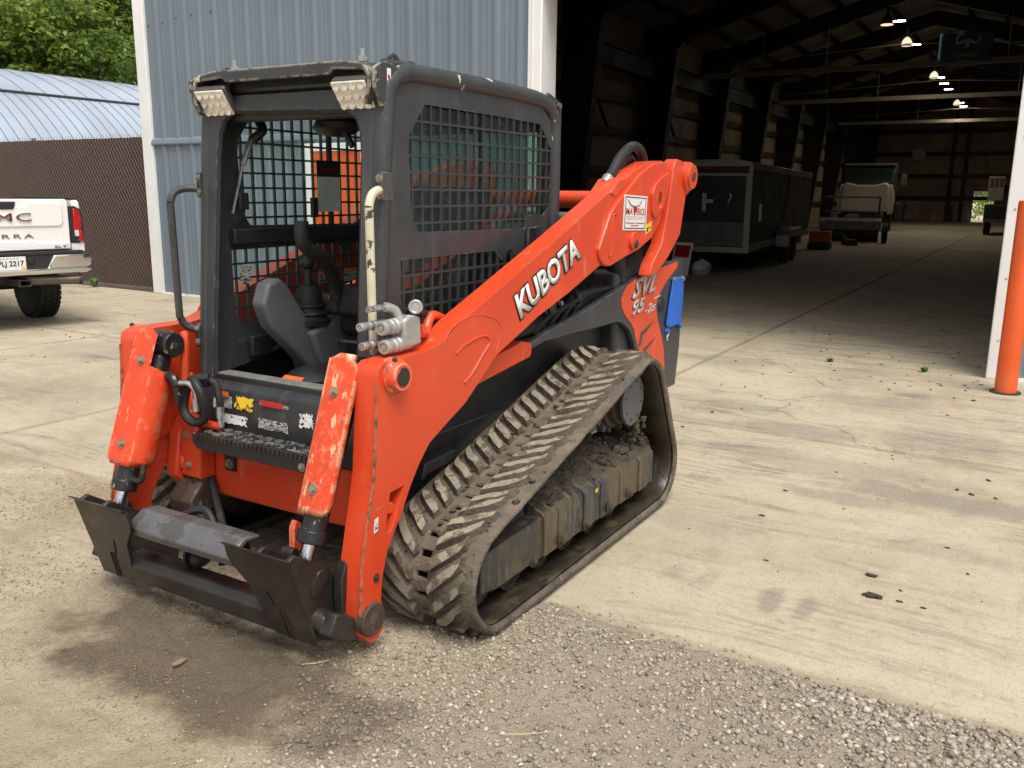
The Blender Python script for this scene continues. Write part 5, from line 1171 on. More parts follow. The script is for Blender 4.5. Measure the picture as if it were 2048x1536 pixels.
# --- cab
def lean(p): return Vector((p.x - .088 * (p.z - .82), p.y, p.z))
HOLE = [(-.388, .862), (.388, .862), (.378, 1.72), (.37, 1.80), (.345, 1.855), (.29, 1.885), (-.29, 1.90), (-.345, 1.87), (-.37, 1.81), (-.378, 1.72)]
m = MB(); m.prism([(.468, .80), (.462, 1.88), (.43, 1.96), (-.43, 1.96), (-.462, 1.88), (-.468, .80), (-.390, .80)] + HOLE[:1:-1] + [(.390, .80)], .925, .955, 'x'); shear(m, lean); m.build('cab_front_frame', 'charcoal', LD, bevel=.004)
m = MB(); sp = [lean(Vector((.94, y, z))) for y, z in [(.389, .82)] + HOLE[2:] + [(-.389, .82)]]; m.tube(sp, .012, 8); m.build('door_seal', 'rubber', LD)
for s in (1, -1):
    m = MB(); m.tube([lean(Vector((.925, s * .45, .82))), lean(Vector((.925, s * .45, 1.84))), (.80, s * .45, 1.975), (.72, s * .447, 2.015), (.64, s * .445, 2.022), (.2, s * .445, 2.026), (-.1, s * .445, 2.022), (-.32, s * .445, 2.010), (-.42, s * .445, 1.955), (-.445, s * .445, 1.8), (-.44, s * .445, 1.40), (-.43, s * .445, .95)], .036, 16, 4); m.build('cab_tube', 'charcoal_chip' if s > 0 else 'charcoal', LD)
    SO = [(.925, .82), (.86, 1.70), (.835, 1.84), (.80, 1.93), (.74, 1.985), (.64, 2.0), (.2, 2.004), (-.1, 2.0), (-.30, 1.985), (-.385, 1.93), (-.42, 1.8), (-.415, 1.40), (-.40, .95), (.3, .90)]
    UP = [(.600, 1.919), (.697, 1.807), (.705, 1.744), (.695, 1.561), (.689, 1.496), (.653, 1.447), (-.161, 1.437), (-.161, 1.496), (-.344, 1.496), (-.395, 1.541), (-.401, 1.797), (-.341, 1.858), (-.288, 1.907), (.062, 1.915), (.357, 1.917)]
    LO = [(.765, 1.345), (.10, 1.347), (.04, 1.300), (-.02, 1.347), (-.05, 1.347), (-.10, 1.27), (-.02, 1.12), (.22, 1.02), (.765, 1.02)]
    m = MB(); m.prism(SO, s * .447, s * .459, 'y', holes=[UP, LO]); sp_ = m.build('side_screen_plate', 'charcoal', LD, bevel=.002)
    bars = MB()
    def span(poly, val, ax):
        xs2 = []
        for i in range(len(poly)):
            p, q = poly[i], poly[(i + 1) % len(poly)]
            if (p[ax] - val) * (q[ax] - val) < 0: t = (val - p[ax]) / (q[ax] - p[ax]); xs2.append(p[1 - ax] + (q[1 - ax] - p[1 - ax]) * t)
        xs2.sort(); return [(xs2[i], xs2[i + 1]) for i in range(0, len(xs2) - 1, 2)]
    for poly, zz0 in ((UP, 1.855), (LO, 1.285)):
        k = 0
        for k in range(24):
            xv = .745 - .0615 * k
            for a, b in span(poly, xv, 0): bars.b2(xv - .0045, xv + .0045, s * .4475, s * .4585, a - .004, b + .004)
        for k in range(9):
            zv = zz0 - .0625 * k
            for a, b in span(poly, zv, 1): bars.b2(a - .004, b + .004, s * .4482, s * .4578, zv - .0045, zv + .0045)
    stuff(bars.build('screen_bars', 'screen', LD, smooth=0))
    m = MB(); m.prism([(.78, .95), (.735, 1.94), (-.385, 1.95), (-.39, .95)], s * .424, s * .430); m.build('side_glass', 'glass' if s > 0 else 'glass_clean', LD)
    m = MB(); m.b2(.155, .175, s * .418, s * .436, 1.40, 1.95); m.build('window_divider', 'plastic_dark', LD)
    m = MB(); m.b2(-.40, .78, s * .405, s * .443, 1.37, 1.435); m.build('window_rail', 'plastic_dark', LD, bevel=.006)
    # grab handle
    hx = [(.905, s * .478, 1.60), (.94, s * .50, 1.60), (.985, s * .512, 1.585), (1.005, s * .515, 1.545), (1.005, s * .515, 1.50), (1.00, s * .515, 1.12), (.995, s * .515, 1.075), (.975, s * .505, 1.04), (.945, s * .482, 1.025)]
    m = MB(); m.tube(hx, .0155, 10, 5); h = m.build('grab_handle', 'cream' if s > 0 else 'charcoal', LD)
    for z in (1.615, 1.00):
        xx = .955 - .088 * (z - .82)
        m = MB(); m.b2(xx - .05, xx + .012, s * .462, s * .486, z - .05, z + .05); m.build('handle_bracket', 'charcoal', h, bevel=.004)
        for dz in (-.028, .028): bolt(h, (xx + .012, s * .474, z + dz), (1, 0, 0), .010)
    # rear lifting lug
    m = MB(); m.prism([(-.33, 2.035), (-.35, 2.052), (-.455, 2.02), (-.475, 1.99), (-.475, 1.85), (-.455, 1.84), (-.44, 1.97)], s * .455, s * .47); m.build('lifting_lug', 'charcoal', LD, bevel=.003)
    m = MB(); m.cyl((-.443, s * .468, 2.0), (-.443, s * .482, 2.0), .014, seg=14); m.build('lug_pin', 'steel_hub', LD)
# latch on the left screen
m = MB(); m.b2(-.24, -.17, .459, .478, 1.36, 1.44); m.build('window_latch', 'plastic_dark', LD, bevel=.006)
m = MB(); m.tube([(-.26, .475, 1.44), (-.16, .475, 1.435), (-.16, .475, 1.35)], .007, 8); m.build('latch_wire', 'charcoal', LD)
# roof and visor
m = MB(); m.prism([(.82, 2.045), (.75, 2.055), (-.32, 2.058), (-.43, 2.02), (-.44, 1.96), (.84, 1.965)], -.435, .435); m.build('cab_roof', 'charcoal', LD, bevel=.02, bseg=3)
vo = [(-.430, 1.895), (-.452, 1.94), (-.456, 1.985), (-.440, 2.018), (-.40, 2.038), (-.33, 2.047), (.33, 2.047), (.40, 2.038), (.440, 2.018), (.456, 1.985), (.452, 1.94), (.430, 1.895)]
vi = [(.420, 1.90), (.438, 1.94), (.440, 1.985), (.425, 2.010), (.285, 2.018), (.262, 2.000), (-.262, 2.000), (-.285, 2.018), (-.425, 2.010), (-.440, 1.985), (-.438, 1.94), (-.420, 1.90)]
m = MB(); m.prism(vo + vi, .897, .915, 'x'); m.build('visor_lip', 'charcoal_chip', LD, bevel=.005)
m = MB(); n = len(vo); m.add([(.910, y, z) for y, z in vo] + [(.76, y * .985, z + (.008 if z > 2 else 0)) for y, z in vo], [(i, i + 1, i + 1 + n, i + n) for i in range(n - 1)]); o = m.build('visor', 'charcoal_chip', LD, smooth=50); q = o.modifiers.new('t', 'SOLIDIFY'); q.thickness = .006; q.offset = -1
m = MB(); m.prism([(.85, 1.905), (.78, 2.03), (.72, 2.03), (.79, 1.88)], -.43, .43); m.build('visor_back', 'black', LD, bevel=.008)
for s in (1, -1):
    m = MB(); m.cyl((.80, s * .33, 2.04), (.80, s * .33, 2.10), .010, seg=10); m.cyl((.80, s * .33, 2.055), (.80, s * .33, 2.075), .017, seg=6); m.build('roof_stud', 'zinc', LD)
    # work lamp, tipped down
    c_ = Vector((.872, s * .357, 1.943)); Rm = Matrix.Rotation(R(36), 3, 'Y'); 
    lp_ = bpy.data.objects.new('work_lamp', None); COL.objects.link(lp_); lp_.parent = LD
    m = MB(); m.box(c_, (.034, .166, .118), Rm); m.build('housing', 'lamp_house', lp_, bevel=.012)
    m = MB(); m.box(c_ + Rm @ Vector((.022, 0, 0)), (.010, .155, .107), Rm); m.build('lens', 'lens', lp_, bevel=.004)
    for r_ in range(3):
        for k in range(4):
            m = MB(); p = c_ + Rm @ Vector((.027, -.057 + .038 * k, -.036 + .036 * r_)); m.ball(p, (.0028, .017, .016), 10); m.build('led_cell', 'lens', lp_)
    m = MB(); m.b2(.81, .85, s * .357 - .05, s * .357 + .05, 1.975, 2.035); m.build('bracket', 'black', lp_)
    # tie-down tube and ear on the roof corner
    m = MB(); m.cyl((.82, s * .44, 2.035), (.665, s * .44, 2.043), .020, seg=16); m.ring((.668, s * .44, 2.043), (.655, s * .44, 2.0435), .023, .012, 16); m.build('roof_tube', 'charcoal', LD)
    m = MB(); m.prism([(.82, 2.045), (.755, 2.083), (.735, 2.08), (.69, 2.05)], s * .425, s * .433, holes=[[(.75 + .008 * math.cos(t), 2.066 + .008 * math.sin(t)) for t in np.linspace(0, 6.28, 8, endpoint=False)]]); m.build('roof_ear', 'charcoal', LD)
    m = MB(); m.prism([(.915, 2.015), (.86, 2.045), (.76, 2.03), (.77, 1.98), (.82, 1.91), (.875, 1.885), (.91, 1.94)], s * .462, s * .474); m.build('visor_side', 'charcoal_chip', LD, bevel=.004)
hd = quad_card('hazard_sticker', (.845, .4745, 1.978), (-.022, 0, 0), (0, 0, .042), 'white', LD, .001, .0006); quad_card('sticker_mark', (.842, .4758, 1.981), (-.016, 0, 0), (0, 0, .018), 'red_ink', hd, .0006, .0004, .4)
# cab interior
m = MB(); m.b2(-.42, .90, -.44, .44, .66, .70); m.build('cab_floor', 'plastic_dark', LD)
m = MB(); m.prism([(-.44, .82), (.44, .82), (.44, 1.95), (-.44, 1.95)], -.42, -.40, 'x', holes=[[(-.38, 1.25), (.38, 1.25), (.38, 1.88), (-.38, 1.88)]]); m.build('rear_bulkhead', 'plastic_dark', LD)
m = MB(); m.b2(-.412, -.406, -.38, .38, 1.25, 1.88); m.build('rear_glass', 'glass', LD)
m = MB(); m.b2(-.41, .80, -.42, .42, 1.915, 1.94); m.build('headliner', 'plastic_dark', LD)
m = MB(); m.prism([(.82, 1.86), (.83, 1.915), (.70, 1.93), (.70, 1.87)], -.37, .37); m.build('door_track', 'plastic_dark', LD, bevel=.008)
m = MB(); m.tube([(.62, -.40, 1.88), (.66, -.34, 1.84), (.70, -.36, 1.80)], .02, 8, 4); m.build('strut_bracket', 'plastic_dark', LD)
m = MB(); m.tube([(.69, -.375, 1.81), (.735, -.385, 1.70)], .012, 8); m.tube([(.735, -.385, 1.70), (.79, -.40, 1.50)], .006, 8); m.build('gas_strut', 'zinc', LD)
m = MB(); m.ball((.42, -.14, 1.87), (.09, .12, .05), 14, jit=.15); m.tube([(.45, -.08, 1.85), (.44, -.04, 1.78)], .014, 6); m.build('rolled_cover', 'seat', LD)
m = MB(); m.ball((.40, .10, 1.88), (.07, .10, .035), 14); m.tube([(.42, .1, 1.85), (.43, .12, 1.80)], .015, 6); m.build('dome_speaker', 'plastic_dark', LD)
m = MB(); m.box((.30, -.405, 1.52), (.03, .02, .09)); m.build('window_catch', 'plastic_dark', LD); m = MB(); m.box((.735, -.40, 1.55), (.05, .03, .07)); m.build('window_catch', 'plastic_dark', LD, bevel=.005)
sc = quad_card('service_card', (.265, -.418, 1.50), (-.158, 0, 0), (0, 0, .235), 'paper', LD, .001, .001)
quad_card('card_header', (.265, -.4165, 1.66), (-.158, 0, 0), (0, 0, .075), 'ink', sc, .0006, .0004)
text('card_lettering', 'MAVERICK', (.235, -.4155, 1.68), (-.10, 0, 0), (0, 0, .022), 'red_ink', sc, off=.01, depth=.0004, nrm=Vector((0, 1, 0)))
for k in range(11): quad_card('card_rule', (.262, -.4165, 1.508 + k * .0125), (-.152, 0, 0), (0, 0, .0022), 'decal_grey', sc, .0006, .0003)
for x in (.21, .175): quad_card('card_rule', (x, -.4165, 1.502), (-.003, 0, 0), (0, 0, .15), 'decal_grey', sc, .0006, .0003)
quad_card('window_notice', (.755, -.418, 1.20), (-.065, 0, 0), (0, 0, .085), 'torn_grey', LD, .001, .001, .05)
# seat
m = MB(); m.b2(-.12, .38, -.22, .24, .95, 1.08); m.build('seat_cushion', 'seat', LD, bevel=.04, bseg=4)
m = MB(); m.prism([(-.10, 1.05), (.0, 1.06), (-.14, 1.62), (-.26, 1.62)], -.22, .24); m.build('seat_back', 'seat', LD, bevel=.04, bseg=4)
m = MB(); m.b2(-.10, .34, -.20, .22, .815, .95); m.build('seat_base', 'plastic_dark', LD, bevel=.01)
m = MB(); m.tube([(.37, -.20, .935), (.40, -.20, .93), (.40, .22, .93), (.37, .22, .935)], .007, 6); m.build('seat_slide_bar', 'zinc', LD)
# right-hand console: angular pod, plinth, joystick
m = MB(); m.prism([(.80, 1.13), (.765, 1.215), (.70, 1.235), (.655, 1.20), (.50, .985), (.42, .86), (.42, .80), (.55, .82), (.62, .90), (.76, 1.03)], -.315, -.235); cn = m.build('control_pod', 'plastic', LD, bevel=.016, bseg=3)
m = MB(); m.prism([(.56, .985), (.46, 1.015), (.18, 1.04), (-.10, 1.10), (-.15, .95), (.28, .82), (.48, .78)], -.40, -.20); m.build('console', 'plastic', LD, bevel=.02, bseg=3)
m = MB(); m.b2(-.10, .32, -.41, -.16, 1.03, 1.125); m.build('fuse_box', 'plastic', LD, bevel=.02, bseg=3)
fl = quad_card('fuse_label', (.323, -.265, 1.073), (0, .075, 0), (-.004, 0, .026), 'white', LD, .001, .0006)
text('fuse_lettering', 'FUSE', (.3245, -.258, 1.078), (0, .058, 0), (-.002, 0, .016), 'ink', fl, off=.02, depth=.0004, nrm=Vector((1, 0, 0)))
m = MB(); m.lathe((.485, -.285, 1.01), (0, 0, 1), [(h * 1.15, q * 1.2) for h, q in ((0, .078), (.018, .080), (.024, .068), (.034, .066), (.042, .076), (.050, .074), (.056, .060), (.066, .058), (.072, .068), (.080, .066), (.086, .054), (.10, .052), (.115, .050), (.14, .036), (.148, .034), (.15, .012))], 24); m.build('joystick_boot', 'rubber', LD)
m = MB(); m.tube([(.485, -.285, 1.15), (.485, -.285, 1.22), (.48, -.29, 1.265)], [.019, .018, .022], 12, 4); m.ball((.482, -.288, 1.285), (.036, .034, .036), 14, jit=.15); m.build('joystick', 'plastic_dark', LD)
m = MB(); m.tube([(.70, -.10, 1.475), (.702, -.10, 1.40), (.66, -.10, 1.355), (.58, -.10, 1.31), (.50, -.12, 1.22), (.46, -.14, 1.13)], .030, 14, 5); m.build('restraint_bar', 'rubber', LD)
m = MB(); m.b2(.28, .46, -.16, .02, 1.05, 1.19); m.build('restraint_pad', 'rubber', LD, bevel=.03, bseg=3)
tgx = MB(); tgx.prism([(-.225 + .020 * math.cos(t), 1.125 + .012 * math.sin(t)) for t in np.linspace(0, 6.28, 14, endpoint=False)], .40, .404, 'x'); tgx.build('key_tag', 'orange_ink', LD)
for (x, y, z) in ((.30, -.40, 1.165), (.12, -.40, 1.165)): quad_card('warning_label', (x, y, z), (-.10, 0, 0), (0, 0, .045), 'torn_grey', LD, .001, .0006); quad_card('warning_header', (x, y + .001, z + .045), (-.10, 0, 0), (0, 0, .016), 'orange_ink', LD, .001, .0006)
quad_card('sill_label', (.80, -.16, .818), (0, .11, 0), (-.03, 0, .018), 'orange_ink', LD, .001, .0006)
m = MB(); m.tube([(.62, -.38, 1.03), (.60, -.37, .97), (.61, -.35, .92), (.64, -.36, .905)], .008, 8, 4); m.build('latch_lever', 'plastic_dark', LD); m = MB(); m.b2(.56, .72, -.43, -.40, .88, .97); m.build('latch_plate', 'plastic_dark', LD, bevel=.006)
m = MB(); m.ball((.62, -.12, .80), (.16, .13, .06), 14); m.build('foot_rest', 'plastic_dark', LD)
# --- hydraulic quick couplers on the left arm
HQ = LD
m = MB(); m.prism([(.885, 1.065), (.965, 1.055), (.985, 1.09), (.985, 1.16), (.95, 1.175), (.89, 1.165)], .585, .645); m.build('coupler_manifold', 'alu', HQ, bevel=.01, bseg=3)
def coup(x0, x1, y, z, r, mat='alu'):
    m = MB(); L = x1 - x0; m.lathe((x0, y, z), (1, 0, 0), [(0, r * .95), (L * .35, r), (L * .40, r * 1.08), (L * .47, r * 1.08), (L * .50, r * .96), (L * .56, r * .96), (L * .58, r * 1.04), (L * .66, r * 1.04), (L * .68, r * .93), (L * .78, r * .93), (L * .80, r * .99), (L * .95, r * .99), (L, r * .9), (L, r * .62), (L - .006, r * .60), (L - .006, r * .35), (L, r * .32), (L, 0)], 24)
    return m.build('quick_coupler', mat, HQ)
coup(.94, 1.075, .612, 1.140, .026); coup(.94, 1.075, .622, 1.075, .026); coup(1.0, 1.140, .572, 1.148, .015, 'zinc'); coup(1.0, 1.138, .580, 1.083, .015, 'zinc'); coup(1.0, 1.10, .578, 1.205, .011, 'zinc')
m = MB(); m.tube([(.95, .60, 1.15), (.97, .59, 1.19), (1.01, .58, 1.205)], .017, 12, 5); m.build('coupler_neck', 'alu', HQ)
dv = Vector((.80, .50, .12)).normalized(); p0 = Vector((.85, .60, 1.19))
m = MB(); m.cyl(p0, p0 + dv * .06, .021, seg=18); m.cyl(p0 + dv * .055, p0 + dv * .075, .026, seg=6); m.ring(p0 + dv * .070, p0 + dv * .080, .026, .017, 20); nk = m.build('drain_coupler', 'zinc', HQ, bevel=.002)
m = MB(); m.cyl(p0 + dv * .066, p0 + dv * .073, .018, seg=18); m.build('red_cap', 'orange_old', nk)
m = MB(); m.tube([(.62, .55, 1.115), (.70, .56, 1.14), (.735, .565, 1.125), (.77, .575, 1.09), (.83, .60, 1.10)], .018, 10, 5); m.cyl((.80, .59, 1.095), (.87, .61, 1.105), .026, seg=6); m.build('hydraulic_line', 'orange', HQ)
m = MB(); m.tube([(.85, .60, 1.18), (.80, .57, 1.165), (.74, .55, 1.15), (.66, .53, 1.13)], .014, 10, 5); m.build('drain_hose', 'rubber', HQ)
# hose arch at the rear knuckle
m = MB(); m.tube([(-.72, .60, 1.655), (-.80, .595, 1.70), (-.90, .59, 1.775), (-1.02, .585, 1.83), (-1.11, .58, 1.845), (-1.20, .575, 1.825), (-1.25, .575, 1.77), (-1.26, .575, 1.66)], .026, 12, 5); m.build('hose_arch', 'rubber', LD)
m = MB(); m.tube([(-.95, .56, 1.72), (-1.05, .555, 1.78), (-1.13, .55, 1.785), (-1.19, .55, 1.74)], .022, 10, 5); m.build('hose_arch', 'rubber', LD)
m = MB(); m.cyl((-.70, .602, 1.64), (-.745, .60, 1.672), .030, seg=14); m.build('hose_collar', 'zinc', LD)

# ================================================================== pickup truck
TK = thing('pickup_truck', 'white pickup truck seen from behind with chrome bumper and tailgate lettering', 'pickup truck', (-2.12, -7.24, 0), math.atan2(-.985, -.174) )
# local: +x forward (away from the camera), +y = the truck's left; the rear bumper face is near x = 0
def tk(m, *a, **k): return m.build(*a, TK, **k)
HWt = .86
# box: rear corner posts, side walls
for s in (1, -1):
    m = MB(); m.prism([(.10, .86), (2.0, .80), (2.0, 1.45), (.16, 1.465), (.11, 1.42)], s * (HWt - .09), s * HWt); m.build('bed_side', 'truck_white', TK, bevel=.03, bseg=3)
m = MB(); m.b2(.18, 1.95, -.78, .78, .85, .92); m.b2(1.90, 1.97, -.78, .78, .9, 1.45); m.build('bed_floor', 'dull_dark', TK)
m = MB()
for s in (1, -1): m.b2(.14, 1.98, s * (HWt - .10), s * (HWt - .01), 1.462, 1.482)
m.build('bed_rail_cap', 'plastic_dark', TK, bevel=.006)
m = MB(); m.prism([(2.15, .5), (2.17, 1.40), (2.3, 1.80), (2.5, 1.86), (3.3, 1.86), (3.9, 1.50), (5.0, 1.42), (5.25, 1.2), (5.3, .5)], -.76, .80); m.build('cab_body', 'truck_white', TK, bevel=.08, bseg=4)
m = MB(); m.prism([(-.60, 1.48), (.60, 1.48), (.54, 1.78), (-.54, 1.78)], 2.16, 2.24, 'x'); m.build('rear_window', 'glass', TK)
# tailgate with pressed panels
m = MB(); m.prism([(-.70, .895), (.70, .895), (.705, 1.44), (.68, 1.465), (-.68, 1.465), (-.705, 1.44)], .075, .14, 'x'); tg = m.build('tailgate', 'truck_white', TK, bevel=.012, bseg=3)
m = MB(); m.prism([(-.60, 1.16), (.60, 1.16), (.635, 1.20), (.635, 1.40), (.60, 1.425), (.27, 1.425), (.22, 1.385), (-.22, 1.385), (-.27, 1.425), (-.60, 1.425), (-.635, 1.40), (-.635, 1.20)], .060, .080, 'x'); m.build('upper_panel', 'truck_white', tg, bevel=.012, bseg=3)
m = MB(); m.prism([(-.66, .90), (.66, .90), (.66, .975), (.35, .975), (.31, 1.0), (-.31, 1.0), (-.35, .975), (-.66, .975)], .058, .080, 'x'); m.build('lower_panel', 'truck_white', tg, bevel=.010, bseg=3)
m = MB(); m.prism([(-.14, 1.435), (.14, 1.435), (.12, 1.36), (.10, 1.352), (-.10, 1.352), (-.12, 1.36)], .050, .072, 'x'); m.build('tailgate_handle', 'plastic_dark', tg, bevel=.006)
# truck right (image right) is local -y; lettering therefore runs towards -y
X_ = Vector((-1, 0, 0))
text('tailgate_lettering', 'GMC', (.057, .29, 1.22), (0, -.58, 0), (0, 0, .098), 'decal_grey', tg, off=.004, lift=.002, depth=.012, nrm=X_, space=1.08)
text('tailgate_lettering', 'GMC', (.054, .284, 1.226), (0, -.568, 0), (0, 0, .086), 'dark_red', tg, off=-.012, lift=.010, depth=.006, nrm=X_, space=1.08)
text('model_lettering', 'SIERRA', (.072, .30, 1.035), (0, -.60, 0), (0, 0, .045), 'dull_grey', tg, off=0, lift=.002, depth=.006, nrm=X_, space=1.35)
text('trim_lettering', 'SLT', (.058, -.51, .915), (0, -.14, 0), (0, 0, .028), 'dull_grey', tg, off=.01, lift=.002, depth=.004, nrm=X_)
for s in (1, -1):
    t_ = bpy.data.objects.new('tail_lamp', None); COL.objects.link(t_); t_.parent = TK
    m = MB(); m.prism([(s * .715, .97), (s * .80, .965), (s * .862, 1.0), (s * .868, 1.20), (s * .84, 1.35), (s * .78, 1.385), (s * .712, 1.385)], .075, .20, 'x'); m.build('surround', 'plastic_dark', t_, bevel=.008)
    m = MB(); m.prism([(s * .745, 1.10), (s * .80, 1.10), (s * .835, 1.13), (s * .842, 1.22), (s * .82, 1.34), (s * .755, 1.365)], .060, .16, 'x'); m.build('red_lens', 'glass_red', t_, bevel=.012, bseg=3)
    m = MB(); m.b2(.058, .09, s * .755, s * .80, 1.04, 1.11); m.build('reverse_lens', 'glass_clear', t_, bevel=.004)
    m = MB(); m.prism([(s * .78, .985), (s * .845, .985), (s * .85, 1.07), (s * .83, 1.11), (s * .81, 1.10), (s * .80, 1.03)], .060, .12, 'x'); m.build('lower_lens', 'glass_red', t_, bevel=.006)
    m = MB(); m.b2(.09, .24, s * .72, s * .865, .86, .965); m.build('corner_panel', 'truck_white', TK, bevel=.012)
# bumper
for s in (1, -1):
    m = MB(); m.prism([(s * .36, .665), (s * .80, .675), (s * .88, .72), (s * .885, .80), (s * .80, .80), (s * .80, .845), (s * .46, .845)], -.03, .10, 'x'); m.build('bumper_wing', 'chrome_bumper', TK, bevel=.02, bseg=3)
    m = MB(); m.prism([(s * .80, .72), (s * .90, .70), (s * .93, .725), (s * .89, .80), (s * .89, .84), (s * .80, .84)], .02, .25, 'x'); m.build('bumper_step', 'plastic_dark', TK, bevel=.012)
m = MB(); m.prism([(-.88, .665), (-.80, .63), (.80, .63), (.88, .665), (.80, .70), (-.80, .70)], -.055, .08, 'x'); m.build('bumper_bar', 'chrome_bumper', TK, bevel=.02, bseg=3)
m = MB(); m.b2(-.01, .10, -.46, .46, .695, .87); m.build('bumper_centre', 'plastic_dark', TK, bevel=.01)
m = MB(); m.b2(-.02, .11, -.80, .80, .845, .885); m.build('step_pad', 'plastic_dark', TK, bevel=.008)
pl = MB(); pl.b2(-.030, -.022, -.155, .155, .690, .840); pl = pl.build('licence_plate', 'white', TK, bevel=.006)
text('plate_number', 'PLJ 2217', (-.031, .135, .722), (0, -.265, 0), (0, 0, .075), 'ink', pl, off=.012, lift=.002, depth=.002, nrm=X_)
quad_card('plate_sticker', (-.031, -.105, .70), (0, -.035, 0), (0, 0, .03), 'yellow', pl, .001, .001)
m = MB()
for k in range(6): m.b2(-.0325, -.0305, .10 - .035 * k, .115 - .035 * k, .818, .826)
m.build('plate_print', 'blue_plate', pl)
m = MB(); m.cyl((-.025, -.215, .79), (.0, -.215, .79), .038, seg=18); m.build('tow_socket', 'rubber', TK, bevel=.006)
m = MB(); m.prism([(-.20, .50), (-.06, .50), (-.06, .58), (-.20, .58)], -.02, .5, 'x', holes=[[(-.18, .515), (-.08, .515), (-.08, .565), (-.18, .565)]]); m.b2(.30, .4, -.5, .5, .52, .60); m.build('hitch_receiver', 'dull_dark', TK, bevel=.004)
m = MB(); m.cyl((.10, -.18, .56), (.0, -.74, .545), .054, seg=22); ex = m.build('exhaust_pipe', 'exhaust', TK); m = MB(); m.ring((.004, -.72, .5455), (-.002, -.755, .5445), .058, .046, 22); m.cyl((.01, -.70, .546), (.002, -.735, .545), .045, seg=18); m.build('exhaust_tip', 'dull_dark', TK)
m = MB(); m.b2(.3, 5.0, -.55, -.42, .50, .65); m.b2(.3, 5.0, .42, .55, .5, .65); m.cyl((1.15, -.75, .42), (1.15, .75, .42), .055, seg=14); m.ball((1.15, 0, .42), (.17, .2, .17), 14); m.build('frame_rail', 'dull_dark', TK)
for x in (1.15, 4.4):
    for s in (1, -1):
        w = bpy.data.objects.new('wheel', None); COL.objects.link(w); w.parent = TK
        m = MB(); m.lathe((x, s * .54, .425), (0, s, 0), [(0, .25), (.0, .37), (.03, .41), (.06, .425), (.22, .425), (.25, .41), (.28, .37), (.28, .26)], 40); m.build('tyre', 'tyre', w)
        m = MB()
        for k in range(40):
            t = 2 * math.pi * k / 40
            for row, of in ((.03, 0), (.10, .5), (.17, 0), (.23, .5)):
                t2 = t + of * 2 * math.pi / 40; c_ = Vector((x + .425 * math.cos(t2), s * (.54 + row + .012), .425 + .425 * math.sin(t2))); m.box(c_, (.022, .045, .05), Matrix.Rotation(-t2, 3, 'Y'))
        stuff(m.build('tread_blocks', 'tyre', w, smooth=0))
        m = MB(); m.ring((x, s * .56, .425), (x, s * .79, .425), .262, .235, 32); m.cyl((x, s * .62, .425), (x, s * .66, .425), .24, seg=28); m.build('rim', 'dull_grey', w)
for s in (1, -1): m = MB(); m.prism([(.62, .62), (.66, .80), (.85, .97), (1.15, 1.0), (1.45, .97), (1.64, .8), (1.68, .62), (2.0, .60), (2.0, .9), (.2, .9), (.2, .66)], s * .79, s * .84); m.build('lower_bed_side', 'truck_white', TK, bevel=.01)

# ================================================================== things inside the building
# enclosed trailer, yawed a little from the building axis
TR = thing('enclosed_trailer', 'black enclosed cargo trailer with aluminium edges parked inside the dark shop', 'trailer', (-14.35, -2.62, 0), math.pi + math.atan2(1.09, 10.65))
# local: +x forward (deeper), +y towards the machine's -Y side is negative; right rear corner at origin
LT, WT, Z0, Z1 = 9.6, -1.75, .52, 2.28
def tb(name, mat, *bx, bevel=0):
    m = MB()
    for b in bx: m.b2(*b)
    return m.build(name, mat, TR, bevel=bevel)
sy = 1
tb('body', 'trailer_black', (0.02, LT, -.02 - 0, 1.75, Z0, Z1 - .12), bevel=.02)
m = MB(); m.prism([(-.02, Z1 - .14), (1.77, Z1 - .14), (1.77, Z1 - .05), (1.5, Z1), (.27, Z1), (-.02, Z1 - .05)], -.02, LT + .02, 'x'); m.build('roof', 'trailer_alu', TR, bevel=.01)
tb('corner_post', 'trailer_alu', (-.01, .06, -.04, .03, Z0, Z1 - .1)); tb('corner_post', 'trailer_alu', (-.01, .06, 1.72, 1.79, Z0, Z1 - .1))
tb('top_rail', 'trailer_alu', (0, LT, -.045, -.02, Z1 - .2, Z1 - .1)); tb('bottom_rail', 'trailer_alu', (0, LT, -.05, -.02, Z0 - .06, Z0 + .08)); tb('rear_sill', 'trailer_alu', (-.03, .05, -.04, 1.79, Z0 - .08, Z0 + .03)); tb('stone_guard', 'dull_grey', (-.012, .01, .05, 1.70, Z0 + .05, Z0 + .52))
tb('door_frame', 'trailer_alu', (-.014, .0, .03, .075, Z0 + .05, Z1 - .32), (-.014, .0, 1.66, 1.70, Z0 + .05, Z1 - .32), (-.014, 0, .03, 1.70, Z1 - .32, Z1 - .27))
for k in range(10): tb('guard_rib', 'dull_dark', (-.018, -.012, .06, 1.69, Z0 + .07 + k * .045, Z0 + .078 + k * .045))
tb('door_latch', 'zinc', (-.05, -.015, .85, .93, 1.25, 1.62)); tb('latch_handle', 'zinc', (-.06, -.02, .70, .86, 1.42, 1.50)); tb('door_sign', 'white', (-.02, -.014, 1.45, 1.60, 1.62, 1.74))
m = MB(); m.tube([(-.03, .42, 1.36), (-.05, .40, 1.45), (-.04, .36, 1.55), (-.05, .38, 1.62)], .012, 6, 4); m.build('grab_bar', 'zinc', TR)
tb('side_latch', 'zinc', (1.1, 1.22, -.06, -.02, 1.05, 1.4)); tb('side_door_seam', 'dull_dark', (3.9, 3.93, -.03, -.018, .65, 2.1)); tb('marker_lamp', 'glass_red', (-.02, 0, .75, .95, Z1 - .19, Z1 - .15))
m = MB(); m.tube([(5.2, -.03, 2.05), (4.35, -.03, .75)], .012, 6); m.build('rope', 'zinc', TR)
